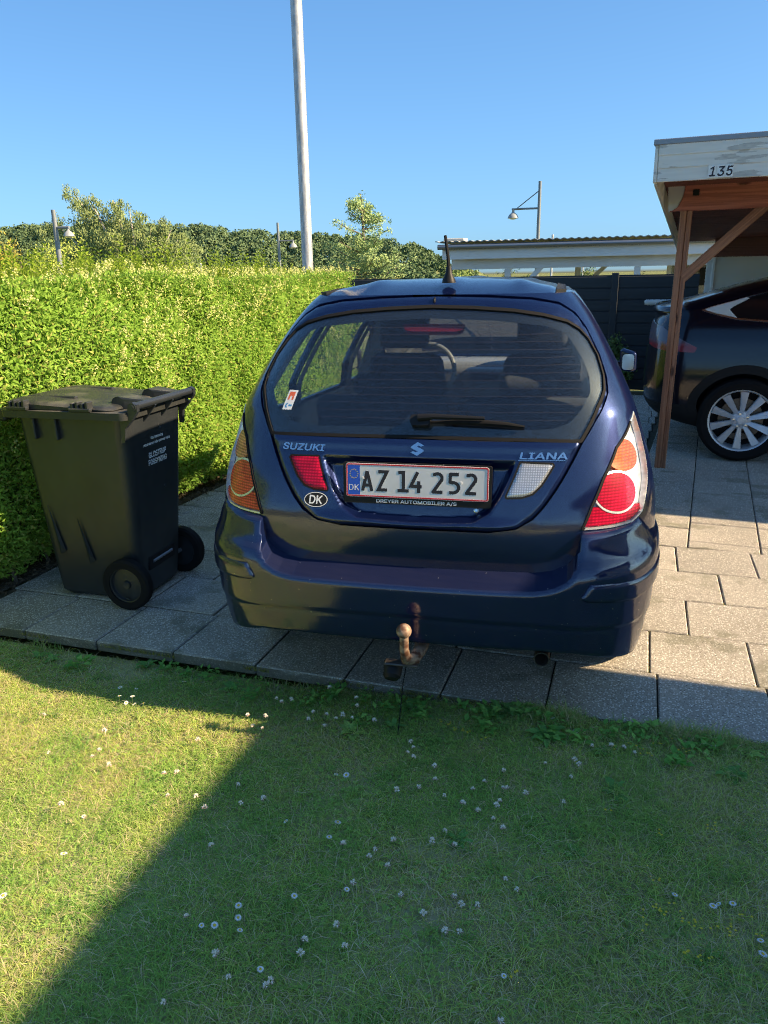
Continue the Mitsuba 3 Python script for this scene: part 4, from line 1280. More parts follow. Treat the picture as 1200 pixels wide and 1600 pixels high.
ca('third_brake_light', panel(Polygon([(-.150, 1.404), (-.135, 1.385), (-.10, 1.379), (.13, 1.377), (.165, 1.384), (.178, 1.402)]), 0.02, 0.01, off=-0.03, skirt=0.02), 'brake_lens', tg)

# --- rear bumper
BT = [(0, .345), (.42, .345), (.56, .330), (.72, .283), (.90, .228), (1.25, .215), (1.28, .44), (1.30, .655), (1.0, .678), (.905, .691), (.806, .764), (.745, .748), (.66, .742), (.556, .738), (.548, .692), (.536, .640), (.512, .600), (.465, .578), (.41, .568), (0, .564)]
bump_p = smooth_poly(mirror_poly(BT), 0.012)
bsurf = lambda s, z, off=0.0: car_surf(s, z, off, fB)


def bump_disp(P):
    s, z = np.abs(P[:, 0]), P[:, 1]
    g = np.interp(s, [0, .4, .75, 1.0], [.449, .445, .415, .405])
    d = -0.007 * np.exp(-((z - g) / 0.005) ** 2) - 0.006 * np.clip((g - z) / 0.006, 0, 1)
    e = shapely.distance(bump_p.exterior, shapely.points(P))
    d -= 0.010 * np.clip(1 - e / 0.018, 0, 1) ** 2
    d += 0.008 * np.exp(-((z - 0.625) / 0.05) ** 2) * np.clip((s - 0.56) / 0.05, 0, 1)
    return d


bp = ca('rear_bumper', panel(bump_p, 0.014, 0.008, surf=bsurf, disp=bump_disp, skirt=0.11, skirt_vec=(0, 1, 0.30)), 'bumper_paint')
trim_p = smooth_poly(Polygon([(.556, .543), (.585, .592), (.77, .582), (.98, .592), (1.22, .60), (1.22, .53), (.976, .528), (.762, .513), (.58, .532)]), 0.006)
for F_ in ((lambda p: p), flipx):
    tp = F_(trim_p)
    ca('bumper_trim', panel(tp, 0.014, 0.006, surf=bsurf, off=0.011, skirt=0.016, disp=lambda P, tp=tp: -0.006 * np.clip(1 - shapely.distance(tp.exterior, shapely.points(P)) / 0.010, 0, 1) ** 2), 'bumper_paint', bp)

# --- aerial, mirror, exhaust, tow bar
ae = ca('aerial', lathe([(0, 0), (0.026, 0), (0.024, 0.012), (0.014, 0.032), (0.009, 0.06), (0, 0.062)], 18).apply_translation([0.04, 0.62, 1.522]), 'black_plastic', label='short black roof aerial')
ca('rod', tube([(0.04, 0.62, 1.575), (0.034, 0.63, 1.62), (0.02, 0.66, 1.69)], [0.007, 0.006, 0.0055], 8), 'rubber', ae)
for sg in (-1, 1):
    mk = ca('side_mirror', trimesh.convex.convex_hull(np.vstack([trimesh.creation.icosphere(2, r).vertices + [sg * x, y, z] for x, y, z, r in ((0.845, 2.66, 0.985, 0.022), (0.845, 2.66, 1.075, 0.022), (0.895, 2.62, 0.985, 0.026), (0.895, 2.62, 1.06, 0.024), (0.88, 2.74, 1.03, 0.04))])), 'car_paint')
    gq = rrect(-0.034, 0.034, -0.05, 0.045, 0.02)
    ca('mirror_glass', extrude(gq, 0.003, upright((sg * 0.868, 2.594, 1.024), sg * -0.12)), 'chrome', mk, smooth=False)
    ca('mirror_arm', beam_between((sg * 0.77, 2.72, 1.0), (sg * 0.86, 2.70, 1.0), 0.05, 0.03), 'black_plastic', mk)
ex = ca('exhaust_pipe', lathe([(0.025, -0.16), (0.0255, -0.008), (0.026, 0.0), (0.0235, 0.0), (0.0225, -0.01), (0.022, -0.16)], 24, 'y').apply_transform(rot([0, 0, 1], math.pi)).apply_translation([0.445, 0.03, 0.305]), 'steel_dark')
ca('muffler', tube([(0.445, 0.14, 0.305), (0.445, 0.3, 0.31), (0.3, 0.5, 0.31)], 0.03, 14), 'steel_dark', ex)
TB = np.array([0.002, -0.115, -0.026])
tb = ca('tow_bar', tube([TB + (0, 0.0, 0.455), TB + (0, 0.003, 0.40), TB + (0.002, 0.02, 0.355), TB + (0.02, 0.06, 0.335), TB + (0.03, 0.14, 0.335), TB + (0.03, 0.4, 0.335)], [0.0145, 0.0155, 0.018, 0.022, 0.024, 0.024], 16), 'rust')
ca('tow_ball', trimesh.creation.icosphere(3, 0.025).apply_translation(TB + [0, 0, 0.468]), 'rust', tb, smooth=True)
ca('bracket', bevel_box(-0.075, 0.04, -0.09, -0.05, 0.296, 0.304, 0.003), 'steel_dark', tb, smooth=False)
ca('socket', lathe([(0, -0.028), (0.022, -0.03), (0.03, -0.02), (0.034, 0.03), (0, 0.032)], 20, 'y').apply_transform(rot([1, 0, 0], 0.75)).apply_translation([-0.05, -0.06, 0.263]), 'black_plastic', tb)
ca('cable', tube([(0.0, -0.02, 0.32), (-0.02, -0.03, 0.2), (-0.03, -0.05, 0.07), (-0.035, -0.06, 0.012)], 0.002, 6), 'rubber', tb)

# --- wheels
for y in (0.80, 3.30):
    for sg in (-1, 1):
        wk = ca('wheel', lathe([(0.19, -0.09), (0.27, -0.092), (0.298, -0.07), (0.302, 0), (0.298, 0.07), (0.27, 0.092), (0.19, 0.09)], 40, 'x').apply_translation([sg * 0.715, y, 0.302]), 'rubber')
        ca('rim', lathe([(0, 0.05), (0.05, 0.06), (0.15, 0.045), (0.185, 0.07), (0.195, 0.08), (0.195, -0.08), (0.18, -0.08), (0, 0.0)], 30, 'x').apply_scale([sg, 1, 1]).apply_translation([sg * 0.715, y, 0.302]), 'lamp_grey', wk)

# --- cabin


def soft_box(x0, x1, y0, y1, z0, z1, r=0.05):
    return trimesh.convex.convex_hull(np.vstack([trimesh.creation.icosphere(2, r).vertices + [x, y, z] for x in (x0 + r, x1 - r) for y in (y0 + r, y1 - r) for z in (z0 + r, z1 - r)]))


ca('cabin_floor', bevel_box(-0.70, 0.70, 0.32, 3.2, 0.34, 0.40, 0.01), 'cabin_fabric')
ca('parcel_tray', bevel_box(-0.62, 0.62, 0.32, 1.12, 0.86, 0.885, 0.01), 'cabin_fabric')
for sg in (-1, 1):
    q = soft_box(-0.25, 0.25, 1.98, 2.12, 0.55, 1.14, 0.055)
    v = np.array(q.vertices)
    v[:, 1] -= (v[:, 2] - 0.55) * 0.28
    v[:, 0] *= 1 - 0.25 * np.clip((v[:, 2] - 0.9) / 0.25, 0, 1)
    q.vertices = v + [sg * 0.37, 0, 0]
    fs = ca('front_seat', q, 'cabin_fabric')
    ca('headrest', soft_box(sg * 0.37 - 0.135, sg * 0.37 + 0.135, 1.80, 1.90, 1.17, 1.36, 0.045), 'cabin_fabric', fs)
    ca('cushion', soft_box(sg * 0.37 - 0.25, sg * 0.37 + 0.25, 2.0, 2.5, 0.45, 0.6, 0.05), 'cabin_fabric', fs)
    q = soft_box(-0.31, 0.31, 1.12, 1.24, 0.5, 1.03, 0.05)
    v = np.array(q.vertices)
    v[:, 1] -= (v[:, 2] - 0.5) * 0.2
    q.vertices = v + [sg * 0.33, 0, 0]
    rs_ = ca('rear_seat', q, 'cabin_fabric')
    ca('headrest', soft_box(sg * 0.33 - 0.125, sg * 0.33 + 0.125, 0.99, 1.09, 1.035, 1.13, 0.045), 'cabin_fabric', rs_)
    ca('seat_belt', beam_between((sg * 0.52, 1.95, 1.30), (sg * 0.56, 2.05, 0.7), 0.045, 0.003, 0.001), 'rubber')
    ca('grab_pillar', beam_between((sg * 0.63, 1.91, 0.95), (sg * 0.475, 1.91, 1.40), 0.06, 0.09, 0.01), 'cabin_lining')
dash = soft_box(-0.68, 0.68, 2.72, 3.15, 0.62, 1.0, 0.07)
ca('dashboard', dash, 'dash_plastic')
ca('centre_console', soft_box(-0.13, 0.13, 2.62, 2.8, 0.7, 0.97, 0.03), 'dash_plastic')
ca('radio', bevel_box(-0.09, 0.09, 2.605, 2.618, 0.90, 0.95, 0.004), 'ink')
sw = trimesh.creation.torus(0.18, 0.015, major_sections=36, minor_sections=10).apply_transform(rot([1, 0, 0], math.pi / 2 - 0.4)).apply_translation([-0.37, 2.56, 0.96])
sw_ = ca('steering_wheel', sw, 'dash_plastic')
ca('spoke', beam_between((-0.54, 2.56, 0.96), (-0.20, 2.56, 0.96), 0.04, 0.025, 0.008), 'dash_plastic', sw_)
ca('hub', soft_box(-0.44, -0.30, 2.53, 2.59, 0.93, 1.04, 0.025), 'dash_plastic', sw_)
ca('inside_mirror', soft_box(-0.11, 0.13, 2.38, 2.42, 1.345, 1.41, 0.018), 'ink')
# ------------------------------------------------------------------ wheeled bin


def loft(rings, close=True):
    n = len(rings[0])
    v = np.vstack(rings)
    f = []
    for k in range(len(rings) - 1):
        for j in range(n):
            a, b = k * n + j, k * n + (j + 1) % n
            f += [[a, b, b + n], [a, b + n, a + n]]
    if close:
        v = np.vstack([v, rings[0].mean(0), rings[-1].mean(0)])
        for j in range(n):
            k = (j + 1) % n
            f += [[len(v) - 2, k, j], [len(v) - 1, (len(rings) - 1) * n + j, (len(rings) - 1) * n + k]]
    return trimesh.Trimesh(v, f, process=False)


def rr_ring(x0, x1, y0, y1, z, r, n=6):
    p = []
    for cx, cy, a0 in ((x1 - r, y1 - r, 0), (x0 + r, y1 - r, 90), (x0 + r, y0 + r, 180), (x1 - r, y0 + r, 270)):
        for k in range(n + 1):
            a = math.radians(a0 + 90 * k / n)
            p.append((cx + r * math.cos(a), cy + r * math.sin(a), z))
    return np.array(p)


bn = thing('wheelie_bin', 'black two wheeled refuse bin standing in front of the hedge', 'bin')
BINM = xf((-2.55, 3.17, 0), math.radians(3))
ba = lambda name, g, mt, parent=bn, smooth=35, **kw: add(name, g, mt, parent, smooth=smooth, m=BINM, **kw)
pbr('bin_plastic', mikit.proc(lambda p, n, uv: mixc((0.014, 0.0175, 0.022), (0.028, 0.033, 0.038), fbm(p.x * 9, p.y * 9, p.z * 5, 3))), mikit.proc(lambda p, n, uv: 0.30 + 0.14 * fbm(p.x * 12, p.y * 12, p.z * 12, 2)), specular=0.6)
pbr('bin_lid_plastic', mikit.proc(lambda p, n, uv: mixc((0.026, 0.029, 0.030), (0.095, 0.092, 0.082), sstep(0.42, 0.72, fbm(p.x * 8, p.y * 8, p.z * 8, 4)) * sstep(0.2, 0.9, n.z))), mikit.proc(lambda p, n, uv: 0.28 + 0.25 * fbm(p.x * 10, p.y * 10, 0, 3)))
# body: x is depth (front at -x, handle side at +x), y is width
Hh = 0.945
secs = []
for t in np.linspace(0, 1, 9):
    z = 0.035 + (Hh - 0.035) * t
    tt = t ** 0.9
    secs.append(rr_ring(-0.225 - 0.055 * tt, 0.255 + 0.065 * tt, -0.19 - 0.075 * tt, 0.19 + 0.075 * tt, z, 0.045 + 0.02 * t))
ba('body', loft([rr_ring(-0.2, 0.235, -0.17, 0.17, 0.012, 0.04)] + secs), 'bin_plastic')
rim_o, rim_i = rrect(-0.325, 0.345, -0.300, 0.300, 0.03), rrect(-0.24, 0.27, -0.22, 0.22, 0.03)
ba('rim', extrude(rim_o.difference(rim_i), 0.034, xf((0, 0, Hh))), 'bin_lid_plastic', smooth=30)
ba('lifting_comb', bevel_box(-0.385, -0.327, -0.27, 0.27, Hh - 0.025, Hh + 0.03, 0.008), 'bin_lid_plastic', smooth=False)
# lid: shallow dome that falls to the hinges
rings = []
for k, (g, z) in enumerate([(0.0, 0.982), (0.0, 1.003), (0.010, 1.012), (0.028, 1.017), (0.12, 1.022), (0.2, 1.023)]):
    r = rr_ring(-0.315 + g, 0.265 - g * 0.8, -0.275 + g, 0.275 - g, z, max(0.05 - g * 0.1, 0.02))
    r[:, 2] -= 0.018 * np.clip((r[:, 0] + 0.05) / 0.3, -0.4, 1) * (k > 0)
    rings.append(r)
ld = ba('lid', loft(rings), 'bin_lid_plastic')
for y in (-0.15, 0.15):
    ba('lid_rib', bevel_box(-0.27, 0.0, y - 0.012, y + 0.012, 1.012, 1.029, 0.005), 'bin_lid_plastic', ld, smooth=False)
for x in (-0.27, 0.07):
    for y in (-0.293,):
        ba('lid_clip', cat(*[bevel_box(x + i * 0.026, x + i * 0.026 + 0.018, y - 0.012, y + 0.03, 0.986, 1.022 + 0.006 * (i % 2), 0.004) for i in range(4)]), 'bin_lid_plastic', ld, smooth=False)
    ba('lid_clip', bevel_box(x - 0.01, x + 0.105, -0.308, -0.285, 0.981, 0.998, 0.004), 'bin_lid_plastic', ld, smooth=False)
for y in (-0.13, 0.13):
    ba('hinge', trimesh.convex.convex_hull(np.vstack([tube([(0.24, y - 0.05, 1.0), (0.24, y + 0.05, 1.0)], 0.036, 20).vertices, tube([(0.36, y - 0.03, 1.0), (0.36, y + 0.03, 1.0)], 0.022, 16).vertices])), 'bin_lid_plastic', ld)
hd = ba('handle', tube([(0.375, -0.275, 1.005), (0.375, 0.275, 1.005)], 0.0175, 18), 'bin_plastic')
ba('grip_end', lathe([(0.0, -0.001), (0.011, -0.001), (0.011, 0.004), (0.019, 0.004), (0.019, 0.03), (0.0, 0.03)], 18, 'y').apply_translation([0.375, -0.282, 1.005]), 'bin_plastic', hd)
for y in (-0.272, 0.248):
    prof = Polygon([(0.30, 0.84), (0.316, 0.84), (0.325, 0.905), (0.365, 0.945), (0.396, 0.985), (0.396, 1.015), (0.375, 1.027), (0.352, 1.015), (0.345, 0.985), (0.30, 0.975)])
    if y > 0:
        prof = prof.difference(rrect(0.352, 0.376, 0.955, 0.968, 0.005))
    ba('handle_bracket', extrude(prof, 0.022, upright((0, y + 0.022, 0))), 'bin_plastic', hd, smooth=False)
for y in (-0.10, 0.06):
    ba('handle_web', extrude(Polygon([(0.31, 0.90), (0.34, 0.93), (0.392, 0.99), (0.38, 1.0), (0.31, 0.98)]), 0.01, upright((0, y, 0))), 'bin_plastic', hd, smooth=False)
for x in (-0.17, -0.05):
    ba('rib', bevel_box(x, x + 0.016, -0.285, -0.24, 0.84, 0.944, 0.004), 'bin_plastic', smooth=False)
# dents that run up the side from the foot
for x0, x1, z0, z1 in ((-0.16, -0.185, 0.24, 0.52), (0.0, -0.03, 0.20, 0.46)):
    ba('side_crease', trimesh.convex.convex_hull(np.array([(x0 - .001, -0.206 - 0.070 * z0, z0), (x0 + 0.03, -0.203 - 0.070 * z0, z0 + 0.02), (x1, -0.205 - 0.071 * z1, z1), (x0 + 0.012, -0.215 - 0.070 * (z0 + .06), z0 + 0.06)])), 'bin_plastic', smooth=False)


def face_x(z):
    t = (z - 0.035) / (Hh - 0.035)
    return 0.255 + 0.065 * max(t, 0) ** 0.9


def bin_text(s, h, y, z, wid, bold):
    g = meshkit.text_mesh(s, h, 0.0008, bold)
    g.apply_translation([-(g.bounds[0][0] + g.bounds[1][0]) / 2, 0, 0])
    g.apply_scale([wid / g.extents[0], 1, 1])
    v = np.array(g.vertices)
    g.vertices = np.stack([np.array([face_x(z + q) for q in v[:, 1]]) + 0.0012 + v[:, 2], y + v[:, 0], z + v[:, 1]], 1)
    ba('lettering', g, 'letter_white', smooth=False)


bin_text('Ved tømning', 0.0135, 0.00, 0.812, 0.115, True)
bin_text('vend denne side ud mod vejen', 0.0135, 0.00, 0.786, 0.245, True)
bin_text('GLOSTRUP', 0.027, 0.0, 0.722, 0.158, True)
bin_text('FORSYNING', 0.027, 0.0, 0.685, 0.165, True)
for y, z in ((0.03, 0.865), (0.06, 0.55)):
    ba('plug', lathe([(0, 0), (0.011, 0), (0.010, 0.004), (0.006, 0.002), (0, 0.002)], 16, 'x').apply_translation([face_x(z), y, z]), 'bin_plastic')
ba('axle_recess', bevel_box(0.20, 0.274, -0.125, 0.125, 0.15, 0.225, 0.006), 'gap_dark', smooth=False)
ba('axle', tube([(0.232, -0.245, 0.130), (0.232, 0.245, 0.130)], 0.011, 12), 'zinc')
ba('axle_bar', tube([(0.274, -0.09, 0.19), (0.274, 0.09, 0.19)], 0.008, 10), 'zinc')
for sg in (-1, 1):
    wk = ba('wheel', lathe([(0.088, -0.026), (0.118, -0.027), (0.1285, -0.018), (0.130, 0), (0.1285, 0.018), (0.118, 0.027), (0.088, 0.026)], 40, 'y').apply_translation([0.232, sg * 0.262, 0.1305]), 'rubber')
    ba('wheel_disc', lathe([(0.0, 0.012), (0.018, 0.016), (0.022, 0.005), (0.080, 0.002), (0.084, 0.016), (0.092, 0.018), (0.092, -0.018), (0.0, -0.012)], 36, 'y').apply_scale([1, sg, 1]).apply_translation([0.232, sg * 0.262, 0.1305]), 'bin_plastic', wk)
    ba('hub_spoke', bevel_box(0.206, 0.232, sg * 0.274 - 0.003, sg * 0.274 + 0.003, 0.062, 0.068, 0.001).apply_transform(rot([0, 1, 0], 0.3, (0.0, 0, 0.06))), 'bin_plastic', wk, smooth=False)

# ------------------------------------------------------------------ the dark car under the carport
SUVM = xf((0.035, 7.98, 0), math.radians(-92.5))     # its own frame: x right, y forward, rear at y = 0
coat('suv_paint', (0.004, 0.008, 0.026), 1.6, 0.3, 0.5, 0.25)
pbr('suv_glass', (0.006, 0.008, 0.011), 0.06, specular=0.7)
pbr('alloy', mikit.proc(lambda p, n, uv: mixc((0.66, 0.68, 0.70), (0.76, 0.78, 0.80), fbm(p.x * 20, p.y * 20, p.z * 20, 2))), 0.4, 0.35)
_sz = [0.22, 0.24, 0.30, 0.37, 0.45, 0.56, 0.90, 1.10, 1.18, 1.225, 1.25, 1.30, 1.44, 1.56, 1.60]
s_Y = PchipInterpolator(_sz, [0.46, 0.42, 0.20, 0.07, 0.02, 0.0, 0.015, 0.045, 0.075, 0.06, 0.13, 0.33, 0.85, 1.5, 1.75])
s_W = PchipInterpolator([0.22, 0.4, 0.7, 0.95, 1.1, 1.25, 1.44, 1.56, 1.60], [0.93, 0.985, 1.0, 0.975, 0.93, 0.86, 0.76, 0.66, 0.60])
s_F = PchipInterpolator([0.22, 0.6, 0.75, 0.9, 1.0, 1.2, 1.44, 1.56, 1.60], [4.9, 5.0, 4.85, 4.4, 3.9, 3.5, 3.0, 2.62, 2.5])
SD, SN = 0.36, 3.0
_b = np.linspace(0, math.pi / 2, 2001)
_vx, _vy = np.sin(_b) ** (2 / SN), 1 - np.cos(_b) ** (2 / SN)
_tl = np.concatenate([[0], np.cumsum(np.hypot(np.diff(_vx) * 0.95, np.diff(_vy) * SD))])
SC = float(_tl[-1])
suv_total = lambda z: 2 * SC + np.maximum(s_F(z) - s_Y(z) - 2 * SD, 0)


def suv_pt(s, z):
    a = np.abs(s)
    W, y0 = s_W(z), s_Y(z)
    along = np.clip(a - SC, 0, np.maximum(s_F(z) - y0 - 2 * SD, 0))
    t = a - SC - np.maximum(s_F(z) - y0 - 2 * SD, 0)
    fr = t > 0
    u = np.where(fr, SC - t, a)
    x = W * np.interp(u, _tl, _vx)
    yd = np.interp(u, _tl, _vy)
    y = np.where(fr, y0 + SD + along + SD * (1 - yd), y0 + SD * yd + along)
    return np.stack([np.where(s < 0, -x, x), y, z + 0 * x], -1)


def suv_surf(s, z, off=0.0):
    P = suv_pt(s, z)
    e = 0.004
    n = unit(np.cross(suv_pt(s + e, z) - suv_pt(s - e, z), suv_pt(s, np.clip(z + e, 0.2, 1.6)) - suv_pt(s, z - e)))
    return P + n * np.asarray(off)[..., None]


sy = lambda y, z: float(np.where((y - s_Y(z)) < SD, np.interp((y - s_Y(z)) / SD, _vy, _tl), SC + y - s_Y(z) - SD))
sv = thing('dark_suv', 'dark blue black car with silver ten spoke wheel under the carport', 'car')
sa = lambda name, g, mt, parent=sv, smooth=32, **kw: add(name, g, mt, parent, smooth=smooth, m=SUVM, **kw)
sz = np.linspace(0.225, 1.598, 60)
shell2 = Polygon([(float(suv_total(z)), z) for z in sz] + [(-float(suv_total(z)), z) for z in sz[::-1]])
WR, WX = 0.345, (0.83, 3.78)
P_ = lambda pts: Polygon([(sy(y, z), z) for y, z in pts])
win2 = smooth_poly(P_([(0.47, 1.235), (0.56, 1.20), (0.72, 1.165), (1.05, 1.14), (1.9, 1.12), (3.3, 1.06), (3.0, 1.28), (2.6, 1.45), (1.9, 1.49), (1.25, 1.44), (0.80, 1.335)]), 0.012)
arch2 = [Point(sy(y, 0.5), 0.345).buffer(0.385, quad_segs=16) for y in WX]
hol = [h for q in [win2] + arch2 for h in (q, flipx(q))]
lamp2 = smooth_poly(P_([(0.06, 1.13), (0.16, 1.09), (0.30, 1.0), (0.44, 0.93), (0.42, 0.89), (0.20, 0.90), (0.05, 0.93)]), 0.01)
sa('body', panel(shell2.difference(unary_union(hol)), 0.06, 0.022, surf=suv_surf), 'suv_paint')
sa('roof', panel(Polygon([suv_pt(np.array(s), np.array(1.597))[:2] for s in np.linspace(-float(suv_total(1.597)), float(suv_total(1.597)), 120)]).buffer(0), 0.1, 0.1, surf=lambda x, y, off=0.0: np.stack([x, y, 1.597 + 0 * x], -1)), 'suv_glass')
sa('underbody', bevel_box(-0.72, 0.72, 0.5, 4.6, 0.2, 0.9, 0.05), 'gap_dark')
for F_ in ((lambda p: p), flipx):
    sa('side_window', panel(F_(win2), 0.06, 0.03, surf=suv_surf, off=-0.004), 'suv_glass')
    sa('window_trim', panel(F_(win2.buffer(0.012).difference(win2.buffer(-0.001))), 0.06, 0.03, surf=suv_surf, off=0.004, skirt=0.01), 'chrome')
    rear = win2.intersection(P_([(0.3, 1.0), (0.78, 1.0), (0.72, 1.165), (0.66, 1.23), (0.80, 1.32), (0.8, 1.5), (0.3, 1.5)]))
    sa('chrome_corner', panel(F_(rear), 0.05, 0.03, surf=suv_surf, off=0.003), 'enamel', label='chrome corner of the side window, painted white for reflected sky')  # plain white in place of the sky mirrored in the chrome
    sa('tail_light', panel(F_(lamp2), 0.03, 0.02, surf=suv_surf, off=0.006, skirt=0.012), 'suv_lamp')
    for q in arch2:
        rg = Point(q.centroid).buffer(0.455, quad_segs=16).difference(Point(q.centroid).buffer(0.384, quad_segs=16)).intersection(sbox(-9, 0.23, 9, 2))
        sa('wheel_arch', panel(F_(rg), 0.05, 0.03, surf=suv_surf, off=0.012, skirt=0.03), 'dark_trim')
    for y in (1.10, 2.35):
        ln = Polygon([(sy(y - 0.003, z), z) for z in (0.35, 1.12)] + [(sy(y + 0.003, z), z) for z in (1.12, 0.35)])
        sa('door_gap', panel(F_(ln), 0.05, 0.05, surf=suv_surf, off=0.001), 'gap_dark')
    sk = P_([(1.35, 0.24), (3.25, 0.24), (3.25, 0.34), (1.35, 0.34)])
    sa('sill', panel(F_(sk), 0.1, 0.03, surf=suv_surf, off=0.012, skirt=0.02), 'dark_trim')
lowb = sbox(-1.15, 0.225, 1.15, 0.46).difference(unary_union([h for q in arch2 for h in (q.buffer(0.07), flipx(q.buffer(0.07)))]))
sa('rear_bumper', panel(lowb, 0.05, 0.02, surf=suv_surf, off=0.006, skirt=0.012), 'dark_trim')
sa('spoiler', panel(sbox(-0.92, 1.205, 0.92, 1.235), 0.05, 0.01, surf=suv_surf, off=0.02, skirt=0.02), 'suv_paint')
pbr('suv_lamp', mikit.proc(lambda p, n, uv: mixc((0.22, 0.010, 0.02), (0.10, 0.08, 0.11), sstep(0.93, 0.99, p.z))), 0.12, clearcoat=1.0)
for y in WX:
    for sg in (-1, 1):
        O = np.array([sg * 0.93, y, WR])
        wk = sa('wheel', lathe([(0.255, -0.12), (0.31, -0.125), (0.337, -0.10), (WR, -0.03), (WR, 0.03), (0.337, 0.10), (0.31, 0.122), (0.265, 0.115), (0.255, 0.09)], 56, 'x').apply_translation(O), 'rubber')
        if sg < 0 and y == WX[1]:
            continue
        mir = np.diag([sg, 1, 1, 1.0])
        rimg = lathe([(0.232, -0.1), (0.238, 0.06), (0.246, 0.088), (0.262, 0.098), (0.266, 0.09), (0.258, 0.06), (0.25, -0.1)], 56, 'x').apply_transform(mir).apply_translation(O)
        rk = sa('rim', rimg, 'alloy', wk)
        sa('brake_disc', lathe([(0.0, 0.0), (0.175, 0.0), (0.175, -0.02), (0, -0.02)], 40, 'x').apply_transform(mir).apply_translation(O), 'steel_dark', wk)
        sa('barrel', lathe([(0.0, -0.06), (0.235, -0.06), (0.235, -0.08), (0, -0.08)], 40, 'x').apply_transform(mir).apply_translation(O), 'gap_dark', wk)
        sa('hub_cap', lathe([(0, 0.083), (0.028, 0.082), (0.034, 0.074), (0.075, 0.062), (0.08, 0.02), (0, 0.02)], 30, 'x').apply_transform(mir).apply_translation(O), 'alloy', rk)
        for k in range(10):
            a = 2 * math.pi * k / 10 + 0.2
            u = np.array([0, math.cos(a), math.sin(a)])
            t = np.array([0, -math.sin(a), math.cos(a)])
            X_ = np.array([1.0, 0, 0])
            pv_ = []
            for r_, w1, w2, h1, h2 in ((0.05, 0.016, 0.012, 0.045, 0.072), (0.16, 0.018, 0.010, 0.045, 0.082), (0.236, 0.034, 0.030, 0.055, 0.090)):
                tw = 0.018 * (r_ / 0.236)
                pv_ += [u * r_ + t * (tw - w1) + X_ * h1, u * r_ + t * (tw + w1) + X_ * h1, u * r_ + t * (tw - w2) + X_ * h2, u * r_ + t * (tw + w2) + X_ * (h2 - 0.012)]
            sa('spoke', trimesh.convex.convex_hull(np.array(pv_)).apply_transform(mir).apply_translation(O), 'alloy', rk, smooth=25)
        for k in range(5):
            a = 2 * math.pi * k / 5 + 0.5
            sa('wheel_nut', lathe([(0.0, 0.085), (0.009, 0.084), (0.013, 0.076), (0.013, 0.06), (0, 0.06)], 12, 'x').apply_transform(mir).apply_translation(O + [0, 0.056 * math.cos(a), 0.056 * math.sin(a)]), 'chrome', rk)

# a white rail behind the parked car's tail
rl = thing('white_rail', 'short white rounded rail behind the dark car near the brown post', 'rail')
add('rail', tube([(-0.02, 9.6, 1.20), (0.0, 9.6, 1.20), (0.55, 9.58, 1.20)], [0.02, 0.032, 0.032], 14), 'white_paint', rl)
add('stand', tube([(0.5, 9.6, -0.02), (0.5, 9.6, 1.17)], 0.02, 10), 'white_paint', rl)
